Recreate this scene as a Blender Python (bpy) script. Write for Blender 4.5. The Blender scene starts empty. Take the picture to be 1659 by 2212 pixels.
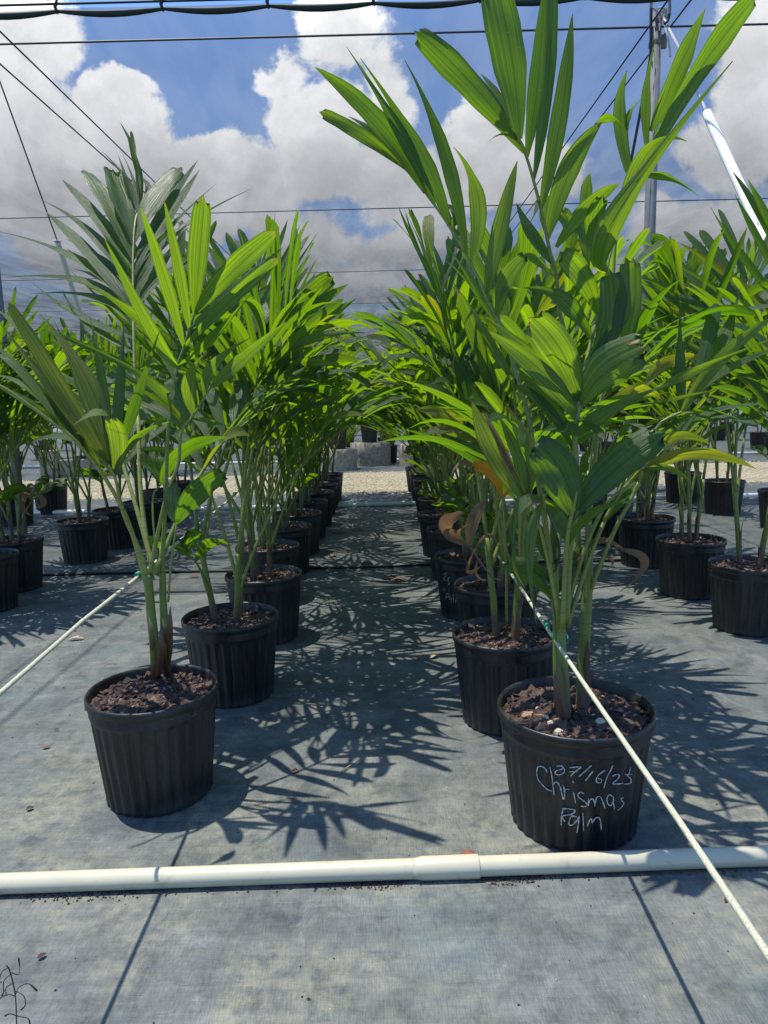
import bpy, math, random
from mathutils import Vector, Matrix
R = math.radians
sc = bpy.context.scene
col = sc.collection
random.seed(7)

# ------------------------------------------------------------------ camera
PITCH, ROLL, CAMZ, F, W, H = R(8.75), R(1.5), 1.0, 1534.0, 1659.0, 2212.0
fwd = Vector((0, math.cos(PITCH), -math.sin(PITCH)))
r0 = Vector((1, 0, 0)); u0 = Vector((0, math.sin(PITCH), math.cos(PITCH)))
rgt = r0*math.cos(ROLL) - u0*math.sin(ROLL)
upv = r0*math.sin(ROLL) + u0*math.cos(ROLL)
CAM = Vector((0, 0, CAMZ))
cd = bpy.data.cameras.new("camera"); cam = bpy.data.objects.new("camera", cd); col.objects.link(cam)
cam.matrix_world = Matrix(((rgt.x, upv.x, -fwd.x, CAM.x), (rgt.y, upv.y, -fwd.y, CAM.y), (rgt.z, upv.z, -fwd.z, CAM.z), (0, 0, 0, 1)))
cd.sensor_fit = 'VERTICAL'; cd.sensor_height = 24.0; cd.lens = 24.0*F/H
cd.clip_start = 0.05; cd.clip_end = 2000
sc.camera = cam

def ray(px, py):
    return fwd + rgt*((px - W/2)/F) + upv*((H/2 - py)/F)
def P(px, py, Y):                                   # point at world depth y = Y
    d = ray(px, py); return CAM + d*(Y/d.y)
def G(px, py, z=0.0):                               # point at height z
    d = ray(px, py); return CAM + d*((z - CAMZ)/d.z)
CROPS = {'d': (0, 0, 1), 'R1': (0, 216, .2604), 'R2': (324, 378, .293), 'R3': (0, 594, .293), 'R4': (648, 0, .2604),
         'R5': (1026, 0, .3815), 'R6': (918, 540, .3255), 'R7': (1242, 648, .2513), 'R8': (972, 918, .293),
         'R9': (0, 891, .2604), 'K4': (0, 864, .5), 'T': (1134, 1458, .1953), 'S': (810, 999, .2604), 'RC': (1350, 486, .1952)}
def C(k, x, y):
    a, b, s = CROPS[k]; return (a + x*s, b + y*s)

# ------------------------------------------------------------------ mesh building
class MB:
    def __init__(s): s.v = []; s.f = []; s.uv = []; s.t = []; s.m = []
    def add(s, verts, faces, uvs=None, tint=(0, 0, .5), mat=0):
        o = len(s.v); s.v += [tuple(p) for p in verts]; s.t += [tint]*len(verts)
        s.uv += uvs if uvs else [(0, 0)]*len(verts)
        for f in faces: s.f.append([o+i for i in f]); s.m.append(mat)
    def mesh(s, name, mats, smooth=True):
        me = bpy.data.meshes.new(name); me.from_pydata(s.v, [], s.f)
        ul = me.uv_layers.new(name='UVMap'); ca = me.color_attributes.new('tint', 'FLOAT_COLOR', 'POINT')
        vi = [0]*len(me.loops); me.loops.foreach_get('vertex_index', vi)
        fl = []
        for i in vi: fl += s.uv[i]
        ul.data.foreach_set('uv', fl)
        fc = []
        for t in s.t: fc += [t[0], t[1], t[2], 1.0]
        ca.data.foreach_set('color', fc)
        for m in (mats if isinstance(mats, list) else [mats]): me.materials.append(m)
        me.polygons.foreach_set('material_index', s.m)
        me.polygons.foreach_set('use_smooth', [smooth]*len(me.polygons))
        me.update(); return me
    def build(s, name, mats, parent=None, smooth=True, loc=None):
        o = bpy.data.objects.new(name, s.mesh(name, mats, smooth)); col.objects.link(o)
        if parent: o.parent = parent
        if loc: o.location = loc
        return o

def tag(o, label=None, cat=None, group=None, kind=None):
    if label: o['label'] = label
    if cat: o['category'] = cat
    if group: o['group'] = group
    if kind: o['kind'] = kind
    return o
def empty(name, loc, rz=0):
    o = bpy.data.objects.new(name, None); col.objects.link(o); o.location = loc; o.rotation_euler = (0, 0, rz)
    o.empty_display_size = .1
    return o
KIDS = {}
def kid(o, p): KIDS.setdefault(p.name, []).append(o); return o
def copy_tree(o, parent=None):
    c = o.copy(); col.objects.link(c)
    if parent: c.parent = parent; kid(c, parent)
    for ch in KIDS.get(o.name, []): copy_tree(ch, c)
    return c

def box(mb, c, sx, sy, sz, rz=0, mat=0, tint=(0, 0, .5), M=None):
    vs = []
    for z in (-1, 1):
        for x, y in ((-1, -1), (1, -1), (1, 1), (-1, 1)):
            p = Vector((x*sx/2, y*sy/2, z*sz/2))
            p = (M @ p) if M else Matrix.Rotation(rz, 3, 'Z') @ p
            vs.append(p + Vector(c))
    mb.add(vs, [(3, 2, 1, 0), (4, 5, 6, 7), (0, 1, 5, 4), (1, 2, 6, 5), (2, 3, 7, 6), (3, 0, 4, 7)], None, tint, mat)

def tube(mb, pts, rad, n=8, mat=0, tint=(0, 0, .5), cap=True, vscale=1.0):
    pts = [Vector(p) for p in pts]
    if not isinstance(rad, (list, tuple)): rad = [rad]*len(pts)
    o = []; uv = []; fs = []; nrm = None; L = 0
    for i, p in enumerate(pts):
        t = (pts[min(i+1, len(pts)-1)] - pts[max(i-1, 0)]).normalized()
        if nrm is None:
            nrm = t.cross(Vector((0, 0, 1)) if abs(t.z) < .9 else Vector((0, 1, 0))).normalized()
        nrm = (nrm - t*nrm.dot(t)).normalized(); b = t.cross(nrm)
        if i: L += (p - pts[i-1]).length
        for k in range(n):
            a = 2*math.pi*k/n
            o.append(p + (nrm*math.cos(a) + b*math.sin(a))*rad[i]); uv.append((k/n, L*vscale))
    for i in range(len(pts)-1):
        for k in range(n):
            fs.append((i*n+k, i*n+(k+1) % n, (i+1)*n+(k+1) % n, (i+1)*n+k))
    if cap: fs.append(tuple(range(n))[::-1]); fs.append(tuple((len(pts)-1)*n+k for k in range(n)))
    mb.add(o, fs, uv, tint, mat)

def smooth_path(pts, sub=6):                        # Catmull-Rom
    pts = [Vector(p) for p in pts]
    if len(pts) < 3:
        return [pts[0].lerp(pts[1], i/sub) for i in range(sub+1)]
    q = [pts[0]*2 - pts[1]] + pts + [pts[-1]*2 - pts[-2]]; out = []
    for i in range(1, len(q)-2):
        a, b, c, d = q[i-1:i+3]
        for k in range(sub):
            t = k/sub
            out.append(.5*((2*b) + (c-a)*t + (2*a-5*b+4*c-d)*t*t + (3*b-a-3*c+d)*t**3))
    out.append(pts[-1]); return out
def interp(tab, t):
    for (a, b), (c, d) in zip(tab, tab[1:]):
        if t <= c: return b + (d-b)*(t-a)/(c-a)
    return tab[-1][1]

PROF = {'point': [(0, .22), (.12, .6), (.35, .96), (.5, 1), (.7, .82), (.85, .5), (.95, .2), (1, .02)],
        'blunt': [(0, .18), (.15, .5), (.45, .92), (.68, 1), (.88, .84), (1, .5)],
        'broad': [(0, .10), (.1, .45), (.3, .85), (.55, 1), (.8, .85), (.93, .6), (1, .38)],
        'tail': [(0, .22), (.15, .65), (.38, 1), (.55, .85), (.7, .42), (.85, .2), (1, .03)]}
def leaf(mb, base, mid, tip, width, nh, prof='point', fold=.22, segs=10, tint=(0, 0, .5), tw=0.0, ribs=False, rng=random, nac=2):
    base, mid, tip = Vector(base), Vector(mid), Vector(tip)
    ctl = mid*2 - (base + tip)*.5
    S = [i/nac for i in range(-nac, nac+1)]
    n = len(S); vs = []; uv = []; fs = []
    pr = PROF[prof]; ph = rng.random()*6; wob = rng.uniform(.01, .04)
    for i in range(segs+1):
        t = i/segs
        p = base*(1-t)**2 + ctl*2*t*(1-t) + tip*t*t
        tan = ((ctl-base)*(1-t) + (tip-ctl)*t)
        if tan.length < 1e-6: tan = tip-base
        tan.normalize()
        wd = tan.cross(nh)
        if wd.length < 1e-4: wd = tan.cross(Vector((.3, .9, .2)))
        wd.normalize(); nn = wd.cross(tan).normalized()
        a = tw*(t-.3); wd2 = wd*math.cos(a) + nn*math.sin(a); nn2 = nn*math.cos(a) - wd*math.sin(a)
        w = width*.5*interp(pr, t)
        w *= 1 + wob*math.sin(ph + t*17)
        for j, s in enumerate(S):
            q = p + wd2*(s*w) + nn2*(abs(s)*w*fold*(1.3 - t*.8))
            if ribs: q += nn2*((.10 if j % 2 else -.06)*w)
            q += nn2*(w*.10*math.sin(ph*2 + t*11 + s*2))
            if i == segs and prof in ('blunt', 'broad'):
                q -= tan*(width*(abs(s)*.35 + rng.random()*.22))
            vs.append(q); uv.append((s*.5+.5, t))
    for i in range(segs):
        for j in range(n-1):
            a = i*n+j; fs.append((a, a+1, a+n+1, a+n))
    mb.add(vs, fs, uv, tint)

# ------------------------------------------------------------------ materials
def mat(name):
    m = bpy.data.materials.new(name); m.use_nodes = True; nt = m.node_tree; nt.nodes.clear()
    return m, nt
class N:
    def __init__(s, nt): s.nt = nt
    def __call__(s, typ, ins=None, **kw):
        n = s.nt.nodes.new(typ)
        for k, v in kw.items(): setattr(n, k, v)
        for k, v in (ins or {}).items():
            if isinstance(v, bpy.types.NodeSocket): s.nt.links.new(v, n.inputs[k])
            else:
                if isinstance(v, tuple) and len(v) == 3 and n.inputs[k].type == 'RGBA': v = v + (1,)
                n.inputs[k].default_value = v
        return n
    def math(s, op, a, b=None, clamp=False):
        ins = {0: a}
        if b is not None: ins[1] = b
        return s('ShaderNodeMath', ins, operation=op, use_clamp=clamp).outputs[0]
    def mix(s, f, a, b, blend='MIX'):
        n = s.nt.nodes.new('ShaderNodeMix'); n.data_type = 'RGBA'; n.blend_type = blend
        for k, v in ((0, f), (6, a), (7, b)):
            if isinstance(v, bpy.types.NodeSocket): s.nt.links.new(v, n.inputs[k])
            else: n.inputs[k].default_value = (v + (1,)) if isinstance(v, tuple) and len(v) == 3 else v
        return n.outputs[2]
    def noise(s, vec, scale, detail=4, rough=.55, sub=0, dist=0):
        n = s('ShaderNodeTexNoise', {'Scale': scale, 'Detail': detail, 'Roughness': rough, 'Distortion': dist})
        if vec is not None: s.nt.links.new(vec, n.inputs['Vector'])
        return n.outputs[sub]
    def ramp(s, f, stops):
        n = s('ShaderNodeValToRGB', {0: f}); e = n.color_ramp.elements
        while len(e) < len(stops): e.new(.5)
        for i, (p, c) in enumerate(stops):
            e[i].position = p; e[i].color = (c if len(c) == 4 else c + (1,)) if isinstance(c, tuple) else (c, c, c, 1)
        return n.outputs[0]
    def maprange(s, v, a, b, c=0, d=1, smooth=False):
        n = s('ShaderNodeMapRange', {0: v, 1: a, 2: b, 3: c, 4: d})
        if smooth: n.interpolation_type = 'SMOOTHSTEP'
        return n.outputs[0]
    def scale(s, vec, sc_, rot=(0, 0, 0)):
        return s('ShaderNodeMapping', {0: vec, 2: rot, 3: sc_}).outputs[0]
    def bump(s, h, strength=.3, dist=.01):
        return s('ShaderNodeBump', {'Height': h, 'Strength': strength, 'Distance': dist}).outputs[0]
    def out(s, sh): s('ShaderNodeOutputMaterial', {0: sh})
def obj_co(n): return n('ShaderNodeTexCoord').outputs['Object']

def simple(name, c, rough=.5, metal=0, nscale=30, var=.25, bump=0, spec=.5, dirt=None, dirt_s=8, dirt_lo=.5, dirt_hi=.75):
    m, nt = mat(name); n = N(nt); co = obj_co(n)
    nz = n.noise(co, nscale, 5)
    a = tuple(x*(1-var) for x in c); b = tuple(min(1, x*(1+var)) for x in c)
    cc = n.mix(n.maprange(nz, .3, .7), a, b)
    if dirt:
        cc = n.mix(n.maprange(n.noise(co, dirt_s, 6, .7), dirt_lo, dirt_hi), cc, dirt)
    p = {'Base Color': cc, 'Roughness': rough, 'Metallic': metal, 'Specular IOR Level': spec}
    if bump: p['Normal'] = n.bump(nz, bump, .003)
    n.out(n('ShaderNodeBsdfPrincipled', p).outputs[0]); return m

def leaf_mat():
    m, nt = mat('leaf_blade'); n = N(nt)
    uv = n('ShaderNodeTexCoord').outputs['UV']; co = obj_co(n)
    at = n('ShaderNodeAttribute', attribute_name='tint').outputs['Color']
    sp = n('ShaderNodeSeparateColor', {0: at}); yel, brn, rnd = sp.outputs[0], sp.outputs[1], sp.outputs[2]
    su = n('ShaderNodeSeparateXYZ', {0: uv}); u, v = su.outputs[0], su.outputs[1]
    ns = n.noise(n.scale(uv, (26, .7, 1)), 1, 3)               # long fibres
    nf = n.noise(co, 9, 4); nsp = n.noise(n.scale(co, (1, 1, .6)), 60, 5, .7)
    mid = n.maprange(n.math('ABSOLUTE', n.math('SUBTRACT', u, .5)), 0, .045, 1, 0)
    tipy = n.maprange(v, .93, 1.0, 0, .55)
    y = n.math('ADD', n.math('MULTIPLY', yel, n.maprange(nf, .25, .7, .5, 1.25)), n.math('MULTIPLY', tipy, n.maprange(rnd, .3, .9)), True)
    var = n.math('ADD', n.math('MULTIPLY', rnd, .6), n.math('MULTIPLY', ns, .4))
    base = n.mix(var, (.022, .060, .018), (.130, .195, .088))
    base = n.mix(n.math('MULTIPLY', mid, .45), base, (.16, .22, .06))
    base = n.mix(y, base, (.40, .38, .045))
    br = n.maprange(n.math('ADD', n.math('MULTIPLY', brn, 1.15), n.math('MULTIPLY', nsp, .55)), .62, .74, 0, 1)
    brc = n.mix(n.maprange(ns, .35, .65), (.13, .075, .04), (.42, .30, .18))
    base = n.mix(br, base, brc)
    tr = n.mix(var, (.13, .33, .003), (.52, .76, .004))
    tr = n.mix(n.math('MULTIPLY', mid, .5), tr, (.05, .16, .005))
    tr = n.mix(y, tr, (.85, .62, .02))
    tr = n.mix(br, tr, (.22, .11, .04))
    pl = n.noise(n.scale(uv, (11, .35, 1)), 1, 2, .5)            # pleats
    tr = n.mix(n.maprange(pl, .40, .60, .62, 0), tr, (.045, .15, .0))
    tr = n.mix(n.maprange(ns, .35, .6, .35, 0), tr, (.05, .15, .0))
    spk = n.math('GREATER_THAN', n.noise(co, 190, 2, .5), .735)
    tr = n.mix(n.math('MULTIPLY', spk, .6), tr, (.62, .60, .03))
    base = n.mix(n.maprange(pl, .40, .60, .35, 0), base, (.018, .05, .016))
    base = n.mix(n.math('MULTIPLY', spk, .5), base, (.2, .22, .06))
    tb = n.math('MULTIPLY', n.maprange(n.math('ADD', v, n.math('MULTIPLY', nsp, .05)), 1.0, 1.02), n.maprange(rnd, .2, .5))
    tr = n.mix(tb, tr, (.25, .13, .04)); base = n.mix(tb, base, (.20, .12, .06))
    org = n.maprange(yel, 1.05, 1.2); base = n.mix(org, base, (.60, .24, .02)); tr = n.mix(org, tr, (.95, .38, .01))
    base = n.mix(br, base, brc); tr = n.mix(br, tr, (.24, .13, .055))
    bmp = n.bump(n.math('ADD', n.noise(n.scale(uv, (30, .5, 1)), 1, 2), n.math('ADD', pl, n.math('MULTIPLY', n.noise(uv, 40, 2), .25))), .8, .003)
    pr = n('ShaderNodeBsdfPrincipled', {'Base Color': base, 'Roughness': n.maprange(nf, .3, .7, .32, .48), 'Specular IOR Level': .5, 'Normal': bmp})
    tl = n('ShaderNodeBsdfTranslucent', {0: tr})
    n.out(n('ShaderNodeMixShader', {0: .53, 1: pr.outputs[0], 2: tl.outputs[0]}).outputs[0]); return m
M_LEAF = leaf_mat()

def stem_mat():
    m, nt = mat('palm_stem'); n = N(nt); co = obj_co(n)
    at = n('ShaderNodeAttribute', attribute_name='tint').outputs['Color']
    sp = n('ShaderNodeSeparateColor', {0: at})
    nz = n.noise(n.scale(co, (60, 60, 3)), 1, 4); n2 = n.noise(n.scale(co, (18, 18, 5)), 1, 3)
    g = n.mix(nz, (.075, .12, .018), (.17, .22, .04))
    g = n.mix(sp.outputs[0], g, (.30, .30, .07))
    b = n.mix(nz, (.035, .02, .015), (.15, .085, .05))
    z = n('ShaderNodeSeparateXYZ', {0: co}).outputs[2]
    f = n.maprange(n.math('ADD', z, n.math('MULTIPLY', n2, -.22)), .20, .26, 1, 0)
    ring = n.maprange(n('ShaderNodeTexWave', {0: co, 'Scale': 11.0, 'Distortion': 1.5}, bands_direction='Z').outputs[1], .93, 1.0); g = n.mix(n.math('MULTIPLY', ring, .45), g, (.10, .07, .03))
    f = n.math('MAXIMUM', f, sp.outputs[1])
    n.out(n('ShaderNodeBsdfPrincipled', {'Base Color': n.mix(f, g, b), 'Roughness': .5, 'Normal': n.bump(nz, .35, .002)}).outputs[0]); return m
M_STEM = stem_mat()

def pot_mat():
    m, nt = mat('black_plastic'); n = N(nt); co = obj_co(n)
    sepz = n('ShaderNodeSeparateXYZ', {0: co}).outputs[2]
    sp = n.math('GREATER_THAN', n.noise(co, 420, 2, .5), .68)
    dz = n.noise(n.scale(co, (16, 16, 2.2)), 1, 6, .7)
    dust = n.maprange(dz, .40, .72, 0, .7)
    low = n.maprange(sepz, .0, .05, .45, 0)
    c = n.mix(dust, (.0042, .0046, .0050), (.042, .043, .041))
    c = n.mix(n.math('MULTIPLY', low, dz), c, (.09, .085, .075))
    c = n.mix(n.math('MULTIPLY', sp, .5), c, (.15, .15, .14))
    n.out(n('ShaderNodeBsdfPrincipled', {'Base Color': c, 'Roughness': n.maprange(dz, .3, .7, .32, .52), 'Specular IOR Level': .48, 'Normal': n.bump(n.noise(co, 260, 3), .25, .001)}).outputs[0]); return m
M_POT = pot_mat()
M_SOIL = simple('potting_soil', (.035, .022, .014), .95, nscale=120, var=.6, bump=.8)
M_BARK = simple('bark_chip', (.070, .042, .032), .85, nscale=45, var=.5, bump=.5, dirt=(.20, .13, .09), dirt_s=14, dirt_lo=.55, dirt_hi=.8)
M_BARKL = simple('pale_bark_chip', (.26, .16, .10), .85, nscale=45, var=.35, bump=.4)
M_PEB = simple('pebble', (.50, .44, .31), .85, nscale=60, var=.3, bump=.4)
M_CHALK = simple('chalk_pen', (.52, .54, .50), .95, nscale=420, var=.3, dirt=(.09, .10, .10), dirt_s=240, dirt_lo=.52, dirt_hi=.68)
M_PVC = simple('white_pvc', (.50, .465, .34), .42, nscale=6, var=.06, dirt=(.26, .22, .13), dirt_s=22, dirt_lo=.56, dirt_hi=.86)
M_PVCW = simple('bright_pvc', (.76, .76, .73), .6, nscale=8, var=.03)
M_STEEL = simple('galvanized_steel', (.17, .18, .185), .7, .1, nscale=25, var=.2)
M_ROPE = simple('cream_rope', (.44, .43, .31), .85, nscale=300, var=.3)
M_ROPEW = simple('pale_rope', (.5, .52, .55), .8, nscale=300, var=.3)
M_CABLE = simple('dark_cable', (.03, .045, .06), .5, nscale=200, var=.4)
M_TIE = simple('green_tie', (.0, .22, .11), .4, nscale=80, var=.15)
M_HOSE = simple('black_rubber', (.012, .013, .03), .45)
M_HEM = simple('black_hem', (.008, .02, .018), .7)
M_DRY = simple('dry_leaf', (.30, .18, .11), .85, nscale=30, var=.4, bump=.5)
M_CONC = simple('weathered_concrete', (.30, .28, .22), .95, nscale=12, var=.35, bump=.7, dirt=(.10, .10, .075), dirt_s=5)
M_WOOD = simple('weathered_wood', (.30, .27, .21), .9, nscale=20, var=.4, bump=.5)

def cloth_ground():
    m, nt = mat('woven_ground_cloth'); n = N(nt); co = obj_co(n)
    big = n.noise(co, .9, 6, .62); md = n.noise(co, 4.5, 6, .65); fn = n.noise(co, 55, 4, .7); fl = n.noise(n.scale(co, (14, 60, 1)), 1, 4, .7)
    c = n.ramp(big, [(.3, (.100, .113, .110)), (.5, (.142, .153, .147)), (.7, (.198, .203, .182))])
    c = n.mix(n.maprange(md, .40, .66), c, (.085, .098, .098))
    pt = n.noise(n.scale(co, (1.3, 1, 1)), 9, 7, .75, dist=.4); c = n.mix(n.maprange(pt, .50, .66, 0, .85), c, (.048, .058, .060)); c = n.mix(n.maprange(pt, .46, .30, 0, .5), c, (.26, .27, .25))
    c = n.mix(n.maprange(fn, .52, .78, 0, .55), c, (.045, .052, .055))
    c = n.mix(n.maprange(fl, .60, .74, 0, .65), c, (.035, .042, .045))
    alg = n.math('MULTIPLY', n.maprange(n.noise(co, 1.9, 6, .7, dist=.6), .44, .64), n.maprange(n.noise(co, 26, 4, .7), .36, .62))
    yy = n('ShaderNodeSeparateXYZ', {0: co}).outputs[1]
    front = n.maprange(yy, 1.6, 2.3, .8, .12)
    c = n.mix(n.math('MULTIPLY', alg, front), c, (.30, .29, .20))
    blue = n.math('MULTIPLY', n.maprange(n.noise(n.scale(co, (1, 1, 1), (0, 0, 1)), 2.3, 5, .7), .55, .72), .4)
    c = n.mix(blue, c, (.12, .19, .20))
    pale = n.math('MULTIPLY', n.maprange(n.noise(n.scale(co, (1.6, 1, 1)), 3.1, 7, .75, dist=.8), .60, .72), .45)
    c = n.mix(pale, c, (.30, .32, .32))
    spk = n.math('GREATER_THAN', n.noise(co, 95, 2), .755)
    c = n.mix(n.math('MULTIPLY', spk, .6), c, (.45, .44, .38))
    wv = n.noise(n.scale(co, (300, 34, 1)), 1, 2, .6); wh = n.noise(n.scale(co, (30, 260, 1)), 1, 2, .6)
    c = n.mix(n.maprange(wv, .38, .62, .22, 0), c, (.035, .042, .046)); c = n.mix(n.maprange(wh, .40, .60, .10, 0), c, (.04, .046, .05))
    st = n.noise(co, 5.5, 3, .4, dist=1.2); c = n.mix(n.maprange(st, .66, .70, 0, .5), c, (.045, .055, .06))
    wrk = n.noise(n.scale(co, (1.1, 6.5, 1)), 1, 4, .55)
    hgt = n.math('ADD', n.math('MULTIPLY', wrk, 1.0), n.math('ADD', n.math('MULTIPLY', wv, .05), n.math('MULTIPLY', wh, .03)))
    b = n.bump(hgt, .75, .05)
    n.out(n('ShaderNodeBsdfPrincipled', {'Base Color': c, 'Roughness': n.maprange(md, .3, .7, .52, .72), 'Specular IOR Level': .35, 'Normal': b}).outputs[0]); return m
M_GC = cloth_ground()
def gravel_mat():
    m, nt = mat('pale_gravel'); n = N(nt); co = obj_co(n)
    v = n('ShaderNodeTexVoronoi', {0: co, 'Scale': 38.0}); c = n.mix(v.outputs[0], (.34, .285, .17), (.60, .52, .35))
    c = n.mix(n.maprange(n.noise(n.scale(co, (.5, 2.2, 1)), 1.5, 5, .65), .45, .65, 0, .6), c, (.23, .225, .13))
    c = n.mix(n.maprange(n.noise(co, 40, 3), .5, .8, 0, .5), c, (.55, .53, .42))
    n.out(n('ShaderNodeBsdfPrincipled', {'Base Color': c, 'Roughness': .95, 'Normal': n.bump(v.outputs[0], .8, .03)}).outputs[0]); return m
M_GR = gravel_mat()
M_EARTH = simple('sandy_ground', (.20, .19, .14), .95, nscale=2, var=.35)

def shade_mat(name, T0, dark, lite, streak=True):
    m, nt = mat(name); n = N(nt); co = obj_co(n)
    fac = n('ShaderNodeLayerWeight', {0: .5}).outputs['Facing']
    cs = n.math('MAXIMUM', n.math('SUBTRACT', 1.0, fac), .02)
    s1 = n.noise(n.scale(co, (1.5, .42, 1), (0, 0, R(38))), 2.2, 3, .62, dist=.3)
    s2 = n.noise(n.scale(co, (.5, .2, 1), (0, 0, R(-30))), 2.6, 3, .6, dist=.3)
    th = n.math('ADD', n.maprange(s1, .3, .7, .91, 1.10), n.maprange(s2, .3, .7, -.04, .04))   # weave pulled open or bunched
    T = n.math('POWER', T0, n.math('DIVIDE', th, cs))
    c = n.mix(n.maprange(s1, .38, .62), dark, lite)
    b = n.bump(n.math('ADD', s1, s2), .5, .05)
    df = n('ShaderNodeBsdfDiffuse', {0: c, 'Normal': b}); tl = n('ShaderNodeBsdfTranslucent', {0: c, 'Normal': b})
    th_ = n('ShaderNodeMixShader', {0: .55, 1: df.outputs[0], 2: tl.outputs[0]})
    tp = n('ShaderNodeBsdfTransparent', {0: (1, 1, 1)})
    n.out(n('ShaderNodeMixShader', {0: T, 1: th_.outputs[0], 2: tp.outputs[0]}).outputs[0]); return m
M_SHADE = shade_mat('shade_mesh', .70, (.08, .085, .092), (.16, .165, .172))
M_WALL = shade_mat('dark_shade_mesh', .35, (.03, .035, .04), (.05, .055, .06))
# ------------------------------------------------------------------ ground
def sheet(name, x0, x1, y0, y1, z, m, nx=1, ny=1, fz=None, kind='structure'):
    mb = MB(); vs = []; fs = []
    for j in range(ny+1):
        for i in range(nx+1):
            x = x0 + (x1-x0)*i/nx; y = y0 + (y1-y0)*j/ny
            vs.append((x, y, z + (fz(x, y) if fz else 0)))
    for j in range(ny):
        for i in range(nx):
            a = j*(nx+1)+i; fs.append((a, a+1, a+nx+2, a+nx+1))
    mb.add(vs, fs); o = mb.build(name, m); tag(o, kind=kind); return o
sheet('ground', -300, 300, -60, 600, -.012, M_EARTH)
YS = G(829, 1226).y                                   # depth where the two ground cloth sheets overlap
YG0, YG1 = G(829, 1062).y, G(829, 1019).y
sheet('ground_cloth', -18, 18, -6, YS+.12, 0.0, M_GC)
sheet('ground_cloth', -18, 18, YS, YG0, 0.005, M_GC, 90, 2,
      lambda x, y: (.004*math.sin(x*5.1)*math.sin(x*1.7) + .004) if y < YS+.01 else 0)
sheet('gravel_path', -18, 18, YG0-.12, YG1+.1, 0.0, M_GR)
sheet('ground_cloth', -30, 30, YG1, 60, 0.004, M_GC)

rg = random.Random(3)
mb = MB()                                             # gravel stones on the path
for i in range(9000):
    x = rg.uniform(-9, 9); y = YG0 - .05 + (YG1-YG0+.05)*rg.random()
    if rg.random() < .12: y = YG0 - abs(rg.gauss(0, .18))
    s = rg.uniform(.006, .02)
    p = [Vector((x+s*rg.uniform(.7, 1.3)*math.cos(a), y+s*rg.uniform(.7, 1.3)*math.sin(a), rg.uniform(.002, .006))) for a in (0, 1.3, 2.6, 3.8, 5.0)]
    t = Vector((x+rg.uniform(-.3, .3)*s, y, s*rg.uniform(.7, 1.1)+.004))
    mb.add(p+[t], [(k, (k+1) % 5, 5) for k in range(5)])
tag(mb.build('gravel', M_PEB, smooth=False), kind='stuff')

# dark, raised, slightly wavy strip across the ground cloth
mb = MB(); pts = []
for i in range(121):
    x = -7 + 14*i/120
    pts.append((x, YS - .004 + .012*math.sin(x*2.3) + .006*math.sin(x*9), .007 + .005*abs(math.sin(x*3.1))))
tube(mb, pts, .007, 6)
tag(mb.build('cloth_strip', M_HEM), kind='structure')

# debris and soil along the near pipe (uncountable crumbs)
mb = MB()
a0, a1 = G(0, 1936), G(1659, 1874)
for i in range(1500):
    t = rg.choice((rg.random(), rg.gauss(.11, .05), rg.gauss(.48, .03), rg.gauss(.66, .02))); p = a0.lerp(a1, t) if rg.random() < .5 else Vector((rg.uniform(-1.6, 2.2), rg.uniform(.7, 5), 0))
    near = p.y < 1.45
    p = p + Vector((rg.gauss(0, .02), rg.gauss(-.006, .009) if near else 0, 0)); s = rg.uniform(.0010, .0032)
    q = [p + Vector((s*math.cos(a)*rg.uniform(.6, 1.4), s*math.sin(a)*rg.uniform(.6, 1.4), .001)) for a in (0, 1.5, 3, 4.6)]
    mb.add(q+[p+Vector((0, 0, s*1.1+.001))], [(k, (k+1) % 4, 4) for k in range(4)], mat=(rg.choice((0, 0, 0, 1)) if near else rg.choice((0, 1, 2))))
tag(mb.build('ground_debris', [M_SOIL, M_BARK, M_PEB], smooth=False), kind='stuff')

# ------------------------------------------------------------------ pipes
def hit(px, py, r):                                   # centre of a pipe of radius r whose lower outline passes here
    g = G(px, py, r*.35); return Vector((g.x, g.y + r*.9, r))
def pipe(name, pa, pb, r, m, label, ext=2.5, coupling=None, group=None):
    d = (pb-pa).normalized(); A = pa - d*ext; B = pb + d*ext; t = empty(name, (A.lerp(B, .5).x, A.lerp(B, .5).y, 0))
    o = Vector(t.location); mb = MB(); tube(mb, [A-o, B-o], r, 24); kid(mb.build('pipe', m, t), t)
    for c in (coupling or []):
        c = Vector(c); L = .065; mb = MB()
        tube(mb, [c-d*(L+.008)-o, c-d*L-o, c-d*(L-.012)-o, c+d*L-o, c+d*(L+.002)-o], [r*1.005, r*1.05, r*1.16, r*1.18, r*1.16], 28)
        kid(mb.build('coupling', m, t), t)
    tag(t, label, 'pipe', group); return t
ra = .0205
pa, pb = hit(0, 1934, ra), hit(1659, 1873, ra)
cpl = P(968, 1869, 1.0); dd = (pb-pa); cx = G(968, 1886, ra)
cp = pa + dd*((cx.x-pa.x)/dd.x)
tag(pipe('water_pipe', pa, pb, ra, M_PVC, 'cream water pipe with a coupling lying across the front, nearest the camera', 1.5, [cp]), group='water pipes on the ground')
pipe('water_pipe', hit(0, 1113, .022), hit(1659, 1073, .022), .022, M_PVCW, 'white pipe lying across the palm rows just before the gravel', 5, [Vector((-3.9, hit(0, 1113, .022).y-.02, .022))], 'water pipes on the ground')
pipe('water_pipe', hit(400, 1004, .024), hit(1100, 991, .024), .024, M_PVCW, 'white pipe lying beyond the gravel path, behind the stumps', 9, None, 'water pipes on the ground')

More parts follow.
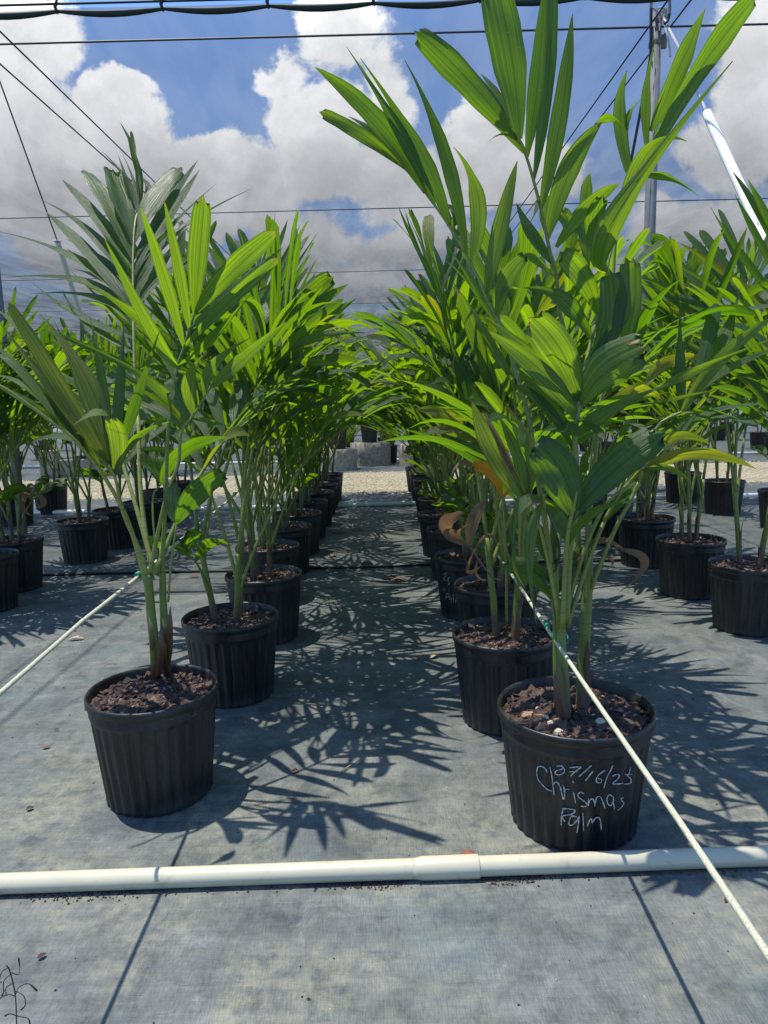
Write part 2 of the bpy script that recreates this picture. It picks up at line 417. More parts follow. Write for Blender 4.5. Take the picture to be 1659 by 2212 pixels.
# ------------------------------------------------------------------ overhead shade structure
ZR = 3.1
def roofY(py, x=829): return G(829, py, ZR).y
YC = [roofY(68), roofY(441), roofY(583), roofY(650)]
stp = (YC[2]-YC[0])/2
YC = [YC[0]] + [YC[0]+stp*i for i in range(1, 12)]
YE = roofY(8)
def sag(x, y):
    if y <= YC[0]: f = (y-YE)/(YC[0]-YE)*.25
    else:
        k = (y-YC[0]) % stp / stp; f = k
    return -.035*math.sin(math.pi*f)**2 + .006*math.sin(x*2.1+y) + .004*math.sin(x*5.3-y*2)
mb = MB(); nx, x0, x1 = 110, -17, 17
ys = [YE, YE+.1]; y = YC[0]
for k in range(len(YC)-1):
    for j in range(10): ys.append(YC[k] + stp*j/10)
ys.append(YC[-1]); vs = []; fs = []
for y in ys:
    for i in range(nx+1):
        x = x0+(x1-x0)*i/nx; vs.append((x, y, ZR+.012+sag(x, y)))
for j in range(len(ys)-1):
    for i in range(nx):
        a = j*(nx+1)+i; fs.append((a, a+1, a+nx+2, a+nx+1))
mb.add(vs, fs)
roof = empty('shade_cloth', (0, YE, 0)); tag(roof, 'translucent grey mesh shade cloth stretched overhead above all the palms', 'shade cloth')
off = Vector((0, YE, 0))
def kids(mb, name, m, par, o=None, smooth=True):
    o = Vector(par.location) if o is None else o
    mb.v = [tuple(Vector(v)-o) for v in mb.v]; return kid(mb.build(name, m, par, smooth), par)
kids(mb, 'mesh_panel', M_SHADE, roof)
tie_dx = .56; nt_ = 32
mb = MB(); pts = []; rad = []
for i in range(nt_*8+1):
    x = -nt_/2*tie_dx + i*tie_dx/8 + .02; ph = (i % 8)/8
    pts.append((x, YE-.012, ZR-.002-.017*math.sin(math.pi*ph)**1.0)); rad.append(.009+.009*math.sin(math.pi*ph))
tube(mb, pts, rad, 8); kids(mb, 'hem', M_HEM, roof)
mb = MB(); tube(mb, [(-12, YE-.03, ZR+.025), (12, YE-.03, ZR+.025)], .006, 6); tube(mb, [(-12, YE-.055, ZR+.055), (12, YE-.055, ZR+.06)], .005, 6)
kids(mb, 'edge_cord', M_HEM, roof)
for i in range(3, nt_-2, 1):
    x = -nt_/2*tie_dx + i*tie_dx + .02; mb = MB()
    tube(mb, [(x, YE-.02, ZR-.02), (x-.008, YE-.03, ZR+.01), (x+.01, YE-.035, ZR+.05), (x-.05, YE-.03, ZR+.045)], [.005, .010, .009, .003], 6)
    kids(mb, 'cord_tie', M_HEM, roof)
ordn = ['nearest', 'second', 'third', 'fourth', 'fifth', 'sixth', 'seventh', 'eighth', 'ninth', 'tenth', 'eleventh', 'twelfth']
for i, y in enumerate(YC):
    mb = MB(); tube(mb, [(-17, 0, 0), (-5, 0, -.01), (5, 0, -.01), (17, 0, 0)], .0058, 6)
    o = mb.build('support_cable', M_CABLE); o.location = (0, y, ZR-.004)
    tag(o, '%s of the thin dark cables crossing from side to side under the shade cloth' % ordn[i], 'cable', 'crossing cables overhead')
def lcable(px, py, x, lab):
    mb = MB(); tube(mb, [(0, -8, -.02), (0, 0, -.02), (0, 34, -.02)], .0052, 6)
    o = mb.build('support_cable', M_CABLE); o.location = (x, 8, ZR-.02)
    tag(o, lab, 'cable', 'lengthwise cables overhead')
for (px, py, lab) in ((0, 60, 'thin dark overhead cable running away along the rows, upper of the two at the left'),
                      (0, 131, 'thin dark overhead cable running away along the rows, lower of the two at the left'),
                      (1415, 31, 'thin dark overhead cable running lengthwise, left one of the pair at the pole'),
                      (1486, 0, 'thin dark overhead cable running lengthwise, right one of the pair by the pole')):
    g = G(px, py, ZR-.02); lcable(px, py, g.x, lab)
# back wall of mesh
mb = MB(); vs = []; fs = []
for i in range(61):
    x = -17 + 34*i/60
    for z in (0, ZR): vs.append((x, YC[-1]+.05+.05*math.sin(x*4)*(1 if z == 0 else .2), z))
for i in range(60): fs.append((2*i, 2*i+2, 2*i+3, 2*i+1))
mb.add(vs, fs); o = mb.build('shade_wall', M_WALL); tag(o, 'dark mesh wall hanging at the far end of the shade house behind all plants', 'shade wall')

# poles
def pole(x, y, h, r, m, label, clamp=True):
    t = empty('steel_pole', (x, y, 0)); mb = MB(); tube(mb, [(0, 0, 0), (0, 0, h)], r, 20); kid(mb.build('post', m, t), t)
    if clamp:
        mb = MB(); tube(mb, [(0, 0, h-.17), (0, 0, h-.13)], r*1.12, 16); box(mb, (r*1.3, -r*.4, h-.15), .03, .02, .07); kid(mb.build('clamp', M_STEEL, t), t)
    tag(t, label, 'pole', 'poles of the shade house'); return t
pt = P(1423, 60, YC[0]); pole(pt.x-.01, YC[0]+.02, ZR+.06, .033, M_STEEL, 'grey galvanized steel pole rising to the shade cloth at the right')
g = G(52, 1176, 0); pole(g.x, g.y, ZR+.06, .033, M_STEEL, 'grey galvanized steel pole beside the left row of palms, at the left edge')
g = G(957, 1140, 0); pole(g.x, 5.62, 1.22, .022, M_STEEL, 'short grey steel post standing among the palms of the right centre row', False)
# knotted rope on the right pole, guy rope and white tube
top = P(1432, 38, YC[0]-.03)
A, B = P(1527, 245, 4.02), P(1655, 525, 3.28); dv = (B-A).normalized(); L = (0 - A.z)/dv.z; foot = A + dv*L
t = empty('guy_rope', foot); mb = MB(); tube(mb, [top, P(1470, 110, 4.22), A, A+dv*L], .0075, 8); kids(mb, 'rope', M_ROPEW, t)
mb = MB(); pts = []
for i in range(40):
    a = i*.62; pts.append(top + Vector((.034*math.cos(a)*(1-.01*i)-.01, .034*math.sin(a), .01*math.sin(i*1.1)+.001*i)))
tube(mb, pts, .006, 6); tube(mb, smooth_path([top, P(1440, 70, 4.33), P(1446, 100, 4.32), P(1448, 123, 4.32)], 5), .006, 6)
tube(mb, smooth_path([top, top+Vector((-.05, -.02, .03)), top+Vector((-.07, 0, .06))], 5), .006, 6); kids(mb, 'knot', M_ROPEW, t)
tag(t, 'pale rope knotted round the right pole and running down into a white tube', 'guy rope', 'guy ropes')
t = empty('guy_tube', foot); mb = MB(); tube(mb, [A, A+dv*(L-.05)], .0245, 20, cap=False); tube(mb, [A+dv*.001, A+dv*(L-.05)], .021, 20, cap=False)
kids(mb, 'tube_wall', M_PVCW, t); tag(t, 'thick bright white plastic tube slanting down at the right edge', 'tube', 'white guy tubes')
A = P(124, 521, 6.0); B = P(195, 745, 6.9); dv = (B-A).normalized(); L = -A.z/dv.z; foot = A+dv*L
t0_ = P(-120, -190, 4.45)
t0_ = P(0, 177, 5.05); dv2 = (t0_-A).normalized(); top = A + dv2*((ZR+.28-A.z)/dv2.z)
t = empty('guy_rope', foot); mb = MB(); tube(mb, [top, A, foot], .0052, 8); kids(mb, 'rope', M_CABLE, t); tag(t, 'dark taut rope dropping into a white tube behind the palms at the left', 'guy rope', 'guy ropes')
t = empty('guy_tube', foot); mb = MB(); tube(mb, [A, foot-dv*.05], .021, 16, cap=False); kids(mb, 'tube_wall', M_PVCW, t)
mb = MB(); pts = [A + Vector((.026*math.cos(a), .026*math.sin(a), 0)) for a in [i*2*math.pi/16 for i in range(17)]]; tube(mb, pts, .006, 6); kids(mb, 'end_ring', M_PVCW, t)
tag(t, 'white plastic tube with a ring end, half hidden behind the big grey green frond', 'tube', 'white guy tubes')
# black hose
mb = MB(); tube(mb, smooth_path([P(1407, -20, 4.30), P(1406, 60, 4.28), P(1405, 122, 4.28), P(1393, 190, 4.3), P(1378, 270, 4.35), P(1364, 342, 4.4), P(1345, 430, 4.5), P(1330, 520, 4.6)], 5), .0085, 8)
tag(mb.build('hanging_hose', M_HOSE), 'thin black hose hanging down beside the right pole', 'hose')
mb = MB(); o = P(1436, 30, YC[0]-.05)
tube(mb, smooth_path([P(1440, -30, 4.36), P(1447, 10, 4.35), P(1444, 40, 4.35), P(1436, 52, 4.35)], 5), .008, 8)
tag(mb.build('hose_loop', M_HOSE), 'short black hose loop at the top of the right pole', 'hose')

# ropes tied along the two centre rows
def rope(a, b, ties, r, label, tie_pts):
    t = empty('tie_rope', (a.x, a.y, 0)); mb = MB(); n_ = 60
    tube(mb, [a.lerp(b, i/n_) + Vector((0, 0, -.006*math.sin(math.pi*((i*1.0/n_*8) % 1)))) for i in range(n_+1)], r, 10); kids(mb, 'cord', M_ROPE, t)
    for y, loop in tie_pts:
        c = a.lerp(b, (y-a.y)/(b.y-a.y)); mb = MB(); pts = []
        for i in range(30):
            an = i*.75; pts.append(c + Vector((.0062*math.cos(an), .0006*i-.009, .0062*math.sin(an))))
        tube(mb, pts, .0018, 6)
        if loop:
            s = Vector(loop); pts = [c + (s-c)*(.5-.5*math.cos(q)) + Vector((0, .028*math.sin(q), .010*math.sin(q))) for q in [k*2*math.pi/14 for k in range(15)]]
            tube(mb, pts, .0018, 6); tube(mb, [c, c+Vector((.012, -.012, -.018))], .0018, 6)
        kids(mb, 'green_tie', M_TIE, t)
    tag(t, label, 'rope', 'cream ropes tied along the palm rows'); return t
sh_ = Vector((-.012, 0, 0)); ra_, rb_ = G(1659, 2018, .45)+sh_, G(1112, 1238, .45)+sh_
dr = (rb_-ra_)
e0 = ra_ - dr.normalized()*2.2; e1 = ra_ + dr*(7.4/ (dr.y))
rope(e0, e1, None, .0043, 'cream rope tied with green ties along the right centre row, coming towards the camera',
     [(G(1206, 1376, .45).y, G(1226, 1374, .45)), (G(1193, 1352, .45).y, None), (rb_.y+.02, None), (G(1092, 1212, .45).y, G(1112, 1214, .45)), (3.05, None), (3.6, None), (4.4, None)])
A, B = G(0, 1490, .56), G(425, 1135, .60); dr = B-A
rope(A-dr.normalized()*1.5, B+dr*(4.5/dr.y), None, .0044, 'cream rope stretched behind the front left palm and down to the left edge', [(G(298, 1242, .58).y, None), (3.1, None)])

# ------------------------------------------------------------------ pots
PR, PB, PH = .180, .146, .285
def pot_r(z, a=0):
    t = z/PH; base = PB + (PR-.008-PB)*min(t/.86, 1.0)
    if t > .93: return PR
    if t > .84: return PR-.007
    fl = .5+.5*math.cos(a*30); fl = fl**.6
    edge = min(1, t/.03)*min(1, max(0, (.84-t)/.05))
    return base - .0075*(1-fl)*edge
mb = MB(); na = 240; zs = [0, .004, .012, .03, .08, .14, .19, .215, .228, .236, .2395, .243, .262, .264, .268, .283, .2865]
vs = []; fs = []
for z in zs:
    for k in range(na):
        a = 2*math.pi*k/na; r = pot_r(z, a)
        if z == .004: r += .001
        if z == 0: r -= .006
        if abs(z-.2865) < 1e-4: r = PR-.002
        vs.append((r*math.cos(a), r*math.sin(a), z))
for (z, r) in ((.2865, PR-.006), (.280, PR-.009), (.10, PB+.006)):
    for k in range(na):
        a = 2*math.pi*k/na; vs.append((r*math.cos(a), r*math.sin(a), z))
nr = len(zs)+3
for j in range(nr-1):
    for k in range(na):
        fs.append((j*na+k, j*na+(k+1) % na, (j+1)*na+(k+1) % na, (j+1)*na+k))
fs.append(tuple(range(na))[::-1])
mb.add(vs, fs); POTM = mb.mesh('pot', M_POT)

def soil_mesh(seed, nchips=420, stones=10):
    rg = random.Random(seed); mb = MB(); rings = 9; ns = 40; vs = [(0, 0, .262)]; fs = []
    z0 = .252
    for j in range(1, rings+1):
        r = (PR-.0095)*j/rings
        for k in range(ns):
            a = 2*math.pi*k/ns; vs.append((r*math.cos(a), r*math.sin(a), z0 + .010*(1-(j/rings)**2) + rg.uniform(-.004, .005)*(1 if j < rings else .3)))
    for k in range(ns): fs.append((0, 1+k, 1+(k+1) % ns))
    for j in range(rings-1):
        for k in range(ns):
            a = 1+j*ns; fs.append((a+k, a+ns+k, a+ns+(k+1) % ns, a+(k+1) % ns))
    mb.add(vs, fs)
    for i in range(nchips):
        r = (PR-.018)*math.sqrt(rg.random()); a = rg.random()*6.283
        L = rg.choice((.004, .006, .009, .012, .018))*rg.uniform(.8, 1.3); w = L*rg.uniform(.35, .75); h = rg.uniform(.002, .005)
        c = Vector((r*math.cos(a), r*math.sin(a), z0+.010*(1-(r/PR)**2)+rg.uniform(.001, .007)))
        M = Matrix.Rotation(rg.random()*6.28, 3, 'Z') @ Matrix.Rotation(rg.gauss(0, .45), 3, 'X') @ Matrix.Rotation(rg.gauss(0, .4), 3, 'Y')
        out = []; k = rg.choice((5, 6))
        for z in (0, h):
            for q in range(k):
                an = 6.283*q/k; out.append(c + M @ Vector((L*math.cos(an)*(1+.3*math.sin(q*5+i)), w*math.sin(an)*(1+.25*math.cos(q*3+i)), z)))
        mb.add(out, [tuple(range(k))[::-1], tuple(range(k, 2*k))] + [(q, (q+1) % k, k+(q+1) % k, k+q) for q in range(k)], mat=rg.choices((1, 2, 0), (84, 4, 12))[0])
    for i in range(stones*4):
        r = (PR-.02)*math.sqrt(rg.random()); a = rg.random()*6.283; s = rg.uniform(.0018, .0035) if i > stones else rg.uniform(.005, .009)
        c = Vector((r*math.cos(a), r*math.sin(a), z0+.012*(1-(r/PR)**2)+s*.5)); out = []
        for z, rr in ((-.5, .7), (.1, 1), (.6, .6)):
            for q in range(6):
                an = q*1.047+z; out.append(c+Vector((s*rr*math.cos(an)*rg.uniform(.8, 1.3), s*rr*math.sin(an)*rg.uniform(.8, 1.2), s*z)))
        f = [tuple(range(12, 18))] + [(j*6+q, j*6+(q+1) % 6, j*6+6+(q+1) % 6, j*6+6+q) for j in range(2) for q in range(6)]
        mb.add(out, f, mat=3)
    return mb.mesh('potting_mix', [M_SOIL, M_BARK, M_BARKL, M_PEB], smooth=False)
SOILS = [soil_mesh(1, 2200, 7), soil_mesh(2, 2000, 3), soil_mesh(3, 1600, 5)]
def add_pot(t, si=0, rz=0, s=1.0):
    o = bpy.data.objects.new('pot', POTM); col.objects.link(o); o.parent = t; kid(o, t); o.rotation_euler.z = rz; o.scale = (s, s, 1)
    q = bpy.data.objects.new('potting_mix', SOILS[si % 3]); col.objects.link(q); q.parent = t; kid(q, t); q.rotation_euler.z = rz*2; q.scale = (s, s, 1)
    return o
# ------------------------------------------------------------------ generic palm fronds
Z = Vector((0, 0, 1))
def frond(mb, base, az, elev, pet, rach, bend, npairs, LL, LW, rg, tint, droop=.25, prof=None, vee=.45, lod=9, nac=2):
    hd = Vector((math.cos(az), math.sin(az), 0)); pts = []; p = Vector(base); tot = pet+rach; n = 18
    e = elev; tans = []
    side_w = rg.uniform(-.25, .25)
    for i in range(n+1):
        s = i/n; ee = elev - bend*(s**1.8)
        t = hd*math.cos(ee) + Z*math.sin(ee) + Vector((-hd.y, hd.x, 0))*side_w*s*.3; t.normalize()
        pts.append(p.copy()); tans.append(t); p = p + t*(tot/n)
    rad = [.0062*(1-.78*(i/n)) + .0008 for i in range(n+1)]
    tube(mb, pts, rad, 7, mat=1, tint=(rg.uniform(0, .5), 0, .5))
    def at(s):
        x = s*n; i = min(int(x), n-1); f = x-i
        return pts[i].lerp(pts[i+1], f), tans[i].lerp(tans[i+1], f).normalized()
    for k in range(npairs):
        fr = k/(npairs-1); s = (pet + rach*(.02+.98*fr**.92))/tot
        c, T = at(min(s, 1)); S = T.cross(Z)
        if S.length < .15: S = Vector((hd.y, -hd.x, 0))
        S.normalize(); U = S.cross(T).normalized()
        if U.dot(Z) < 0: U = -U
        ang = R(56 - 36*fr) + rg.gauss(0, .07)
        Lk = LL*(.72 + .5*math.sin(math.pi*min(1, .15+fr*.75)))*(1-.22*fr)*rg.uniform(.88, 1.1)
        for sd in (-1, 1):
            if rg.random() < .05: continue
            be = vee + rg.gauss(0, .12)
            d = (T*math.cos(ang) + (S*sd*math.cos(be) + U*math.sin(be))*math.sin(ang)).normalized()
            nh = (U*math.cos(be) - S*sd*math.sin(be))
            L = Lk*rg.uniform(.9, 1.08); dr = droop*rg.uniform(.5, 1.5)*L
            m_ = c + d*L*.52; tp = c + d*L + Vector((0, 0, -dr)) + Vector((rg.gauss(0, .02), rg.gauss(0, .02), 0))
            m_.z -= dr*.10
            w = LW*rg.uniform(.8, 1.15)*(1.35 if fr > .92 else 1)
            pf = prof or ('blunt' if fr > .75 and rg.random() < .8 else rg.choice(('point', 'point', 'tail', 'blunt')))
            y = tint[0] + (rg.uniform(.2, .5) if rg.random() < .05 else 0)
            leaf(mb, c, m_, tp, w, nh, pf, fold=rg.uniform(.15, .5), segs=lod, tint=(y, tint[1]*(rg.random()+.3), min(1, max(0, tint[2]+rg.gauss(0, .2)))), tw=rg.gauss(0, .5), ribs=(w > .05), rng=rg, nac=nac)

def sheath(mb, base, d, h, rg):
    a = rg.random()*6.28; o = Vector((math.cos(a), math.sin(a), 0))
    leaf(mb, base+o*.008, base+d*h*.5+o*.010, base+d*h+o*rg.uniform(.012, .03), .022, o, 'point', fold=-.5, segs=6, tint=(0, 1, .4), rng=rg)

def palm(seed, hero=None, nst=3, hscale=1.0, lod=9, nac=2, nfr=None, spread=1.0, tallonly=False):
    """one palm clump: list of (name, mesh) in local coordinates, soil level at z=.255"""
    rg = random.Random(seed); parts = []
    for k in range(nst):
        a = 6.283*k/nst + rg.uniform(-.5, .5); r = rg.uniform(.02, .05)
        b = Vector((r*math.cos(a), r*math.sin(a), .245)); ln = Vector((math.cos(a)*rg.uniform(.02, .14), math.sin(a)*rg.uniform(.02, .14), 1)).normalized()
        hs = rg.uniform(.25, .36)*hscale
        pts = [b, b+ln*.06, b+ln*hs*.5, b+ln*hs]; mb = MB()
        tube(mb, smooth_path(pts, 3), [.0125, .0125, .012, .0115, .011, .0105, .010, .0098, .0095, .009], 10)
        for q in range(2): sheath(mb, b+Vector((0, 0, .02*q)), ln, rg.uniform(.10, .24), rg)
        parts.append(('stem', mb.mesh('stem', [M_STEM])))
        nf = nfr or rg.choice((3, 4, 4)); top = b+ln*hs
        for j in range(nf):
            mb = MB(); az = a + rg.uniform(-1.3, 1.3) + j*2.2
            up = (j == 0)
            el = R(rg.uniform(80, 88)) if up else R(rg.uniform(69, 82) - (j-1)*4*spread)
            frond(mb, top - ln*.05*j, az, el, rg.uniform(.34, .46)*hscale*(1-.05*max(0, j-1)), rg.uniform(.34, .48)*hscale*(1.05 if up else 1)*(1-.09*max(0, j-1)), (.25 if up else rg.uniform(.45, .9))*spread,
                  rg.choice((8, 9, 10, 11)), rg.uniform(.35, .48)*hscale, rg.uniform(.024, .038), rg,
                  (max(0, rg.gauss(-.05, .09)), .0 if rg.random() < .8 else .16, rg.choice((rg.uniform(0, .3), rg.uniform(.4, 1)))), droop=.08 if up else rg.uniform(.15, .38), lod=lod, nac=nac)
            parts.append(('frond', mb.mesh('frond', [M_LEAF, M_STEM])))
        if rg.random() < .3:                          # a small bifid leaf low on the stem
            mb = MB(); az = rg.random()*6.28; frond(mb, b+ln*.12, az, R(62), .16, .05, .5, 2, .26, .075, rg, (.05, 0, .3), droop=.3, prof='broad', lod=lod)
            parts.append(('frond', mb.mesh('frond', [M_LEAF, M_STEM])))
    return parts

def make_palm_thing(parts, loc, rz, name='potted_palm', si=0, prz=0, ps=.92):
    t = empty(name, loc, rz)
    add_pot(t, si, prz, ps)
    for nm, me in parts:
        o = bpy.data.objects.new(nm, me); col.objects.link(o); o.parent = t; kid(o, t)
    return t

VAR = [palm(11, nst=3), palm(23, nst=3, hscale=1.06), palm(31, nst=4), palm(47, nst=3, hscale=.95), palm(59, nst=2, hscale=1.1), palm(61, nst=4, hscale=.98, spread=1.25), palm(73, nst=3, spread=1.3)]
FARV = [palm(101, nst=2, lod=5, nac=1, hscale=1.0), palm(113, nst=3, lod=5, nac=1, hscale=.92, spread=1.2), palm(127, nst=3, lod=5, nac=1, hscale=1.1)]

def gbottom(px, py, r=PB*.92):                             # pot standing with its lower front edge here
    g = G(px, py, 0); d = Vector((g.x, g.y, 0)).normalized(); return Vector((g.x, g.y, 0)) + d*r
ORD = ['first', 'second', 'third', 'fourth', 'fifth', 'sixth', 'seventh', 'eighth', 'ninth', 'tenth', 'eleventh', 'twelfth']
# (row, label of row, list of (lower front px, py) or ('w', x, y))
rowA = [None, (510, 1531), (578, 1397), ('w', -.61, 3.62), ('w', -.60, 4.2), ('w', -.585, 4.72), ('w', -.585, 5.3), ('w', -.575, 5.85), ('w', -.58, 6.42), ('w', -.575, 6.88), ('w', -.58, 7.42)]
rowB = [None, (1092, 1594), ('w', .435, 2.72), ('w', .395, 3.26), ('w', .405, 3.98), ('w', .385, 4.55), ('w', .42, 5.25), ('w', .42, 5.9), ('w', .44, 6.55), ('w', .43, 7.2), ('w', .41, 7.85)]
rowC = [(1612, 1376), (1487, 1297), (1392, 1229), (1312, 1183), ('w', 1.56, 5.6), ('w', 1.58, 6.25), ('w', 1.55, 6.95)]
rowD = [(-22, 1328), (38, 1282), (187, 1222), (258, 1190), (318, 1166), ('w', -1.98, 6.3), ('w', -2.0, 6.95)]
rowE = [('w', 2.95, 5.2), ('w', 2.85, 5.9), ('w', 2.8, 6.6), ('w', 2.75, 7.5)]
rowF = [('w', -3.35, 5.6), ('w', -3.3, 6.3), ('w', -3.3, 7.0)]
palms = {}
rr = random.Random(5); protos = {}
def put(row, i, spec, label, vi=None, rz=None):
    loc = Vector((spec[1], spec[2], 0)) if spec[0] == 'w' else gbottom(*spec)
    vi = rr.randrange(len(VAR)) if vi is None else vi; rz = rr.uniform(0, 6.28) if rz is None else rz
    si = rr.randrange(3)
    if vi not in protos:
        protos[vi] = make_palm_thing(VAR[vi], loc, rz, si=si); t = protos[vi]
    else:
        t = copy_tree(protos[vi]); t.location = loc; t.rotation_euler.z = rz
    s = rr.uniform(.96, 1.05)
    tag(t, label, 'potted palm', 'potted palms in rows'); palms[(row, i)] = t; return t
RL = {'A': 'left centre row', 'B': 'right centre row', 'C': 'right hand row', 'D': 'left hand row', 'E': 'far right row', 'F': 'far left row'}
EXTRA = {('A', 1): ', green clump with thin stems', ('A', 2): ', bright green upright clump', ('B', 2): ', with red-brown stem bases', ('B', 3): ', pot with partly hidden chalk writing',
         ('B', 1): ', with curled brown dead leaves', ('C', 0): ', pot cut by the right edge', ('C', 1): ', two thick stems', ('D', 0): ', pot cut by the left edge', ('D', 2): ', in a dusty dark pot'}
choice = {('A', 1): (0, 1.0), ('A', 2): (1, 2.0), ('B', 1): (3, .6), ('B', 2): (2, 3.0), ('C', 0): (4, 2.2), ('C', 1): (1, .3), ('C', 2): (5, 1.2), ('D', 2): (6, 2.5)}
for row, lst in (('A', rowA), ('B', rowB), ('C', rowC), ('D', rowD), ('E', rowE), ('F', rowF)):
    for i, sp_ in enumerate(lst):
        if sp_ is None: continue
        v, rz = choice.get((row, i), (None, None))
        put(row, i, sp_, '%s palm from the front of the %s%s' % (ORD[i], RL[row], EXTRA.get((row, i), ', in a plain black pot')), v, rz)
# the palms beyond the gravel: rows on the next ground cloth
far_protos = {}
def put_far(x, y, label, vi, stump=0, cat='potted palm', name='potted_palm', grp='palms beyond the gravel path'):
    loc = (x, y, stump)
    if vi not in far_protos: t = far_protos[vi] = make_palm_thing(FARV[vi], loc, rr.uniform(0, 6.28))
    else: t = copy_tree(far_protos[vi]); t.location = loc; t.rotation_euler.z = rr.uniform(0, 6.28)
    tag(t, label, cat, grp); return t

# fine leaved plants in low pots standing on stumps and blocks
def feathery(seed):
    rg = random.Random(seed); mb = MB(); sm = MB()
    for j in range(17):
        az = j*2.4 + rg.uniform(-.3, .3); el = R(rg.uniform(48, 86))
        frond(mb, (rg.uniform(-.03, .03), rg.uniform(-.03, .03), .25), az, el, rg.uniform(.05, .12), rg.uniform(.45, .68), rg.uniform(.6, 1.3), 13, rg.uniform(.11, .16), .0115, rg, (0, 0, rg.uniform(0, .5)), droop=.2, prof='point', lod=3, nac=1, vee=.3)
    tube(sm, [(0, 0, .24), (0, 0, .3)], [.035, .02], 8)
    return [('trunk', sm.mesh('trunk', [M_STEM])), ('crown', mb.mesh('crown', [M_LEAF, M_STEM]))]
FE = [feathery(5), feathery(9)]
fe_protos = {}
def put_fe(x, y, z, label, vi):
    if vi not in fe_protos: t = fe_protos[vi] = make_palm_thing(FE[vi], (x, y, z), rr.uniform(0, 6.28), 'potted_cycad', ps=.8)
    else: t = copy_tree(fe_protos[vi]); t.location = (x, y, z); t.rotation_euler.z = rr.uniform(0, 6.28)
    tag(t, label, 'potted plant', 'fine leaved plants beyond the gravel path'); return t
def stump(px, py, wpx, hpx, lab, kind='stump'):
    g = G(px, py, 0); k = (g.y*math.cos(PITCH)+math.sin(PITCH))/F; w = wpx*k; h = hpx*k; rg = random.Random(int(px))
    mb = MB()
    if kind == 'stump':
        na_ = 40; vs = []; fs = []
        for z in (0, .02, h*.5, h-.01, h, h):
            for q in range(na_):
                a = 6.283*q/na_; r = w/2*(1+.04*math.sin(a*3+px)+.025*math.sin(a*11)+(.03 if z < .01 else 0))*(.94 if z == h else 1)
                vs.append((r*math.cos(a), r*math.sin(a), z))
        for j in range(5):
            for q in range(na_): fs.append((j*na_+q, j*na_+(q+1) % na_, (j+1)*na_+(q+1) % na_, (j+1)*na_+q))
        fs.append(tuple(5*na_+q for q in range(na_))); mb.add(vs, fs); o = mb.build('stump', M_WOOD)
        tag(o, lab, 'stump', 'stumps carrying pots beyond the gravel path')
    else:
        rz = rg.uniform(-.2, .2); box(mb, (0, 0, h/2), w, .2, h, rz); o = mb.build('concrete_block', M_CONC, smooth=False)
        bv = o.modifiers.new('bevel', 'BEVEL'); bv.width = .012; bv.segments = 2; tag(o, lab, 'block', 'concrete blocks beyond the gravel path')
    o.location = (g.x, g.y + (w/2 if kind == 'stump' else .1), 0); return o, h
S1, h1 = stump(729, 1018, 80, 46, 'weathered stump carrying a low pot, left of the two ending the middle aisle')
S2, h2 = stump(799, 1008, 88, 50, 'streaked stump carrying a low pot, right of the two ending the middle aisle')
S3, h3 = stump(905, 1009, 80, 48, 'wood stump half hidden behind the right centre row of palms')
for S_, h_, lb in ((S1, h1, 'fine leaved plant on the left stump at the end of the aisle'), (S2, h2, 'fine leaved plant on the right stump at the end of the aisle'), (S3, h3, 'fine leaved plant in a pot on the stump behind the right centre row')):
    put_fe(S_.location.x, S_.location.y, h_, lb, 0 if S_ is S1 else 1)
B1_, _ = stump(104, 1034, 36, 60, 'tall pale concrete block standing by the gravel at the left', 'block')
B2_, _ = stump(170, 1031, 80, 38, 'low long concrete block lying right of the tall pale one', 'block')
B3_, _ = stump(262, 1024, 40, 36, 'small dark concrete block behind the stems of the front left palm', 'block')
far_i = 0
xs = [-7.6, -6.2, -4.8, -3.4, -2.2, -1.25, 1.35, 2.4, 3.6, 4.9, 6.3, 7.8]
for k, y in enumerate((11.3, 13.2, 15.4)):
    for q, x in enumerate(xs):
        if k == 0 and x in (-1.25,): continue
        xx = x*(1+.09*k) + rr.uniform(-.12, .12); yy = y + rr.uniform(-.2, .2)
        side = 'left' if x < 0 else 'right'; o_ = (6-q) if x < 0 else (q-5)
        lab = 'palm beyond the gravel, %s row back, %s plant to the %s of the aisle' % (ORD[k], ORD[o_-1], side)
        if (q+k) % 3 == 1: put_fe(xx, yy, 0, lab.replace('palm', 'feathery plant'), (q+k) % 2)
        else: put_far(xx, yy, lab, (q*2+k) % 3)
for k, y in enumerate((11.9, 13.2, 14.8, 16.8, 19.5, 22.5, 26)):
    for q, x in enumerate((-1.3, -.62, .05, .7, 1.35)):
        put_fe(x*(1+.15*k)+rr.uniform(-.1, .1), y, 0, 'feathery plant in line with the middle aisle, %s row behind the stumps, %s one' % (ORD[k], ('far left', 'left', 'centre', 'right', 'far right')[q]), (q+k) % 2)
for k, y in enumerate((18.5, 22.5, 27.5)):
    for q in range(12):
        x = (q-5.5)*1.9*(1+.12*k) + rr.uniform(-.3, .3)
        put_far(x, y + rr.uniform(-.4, .4), 'small distant palm in the %s row from the far wall, %s from the left' % (('third', 'second', 'last')[k], ORD[q]), (q+k) % 3)
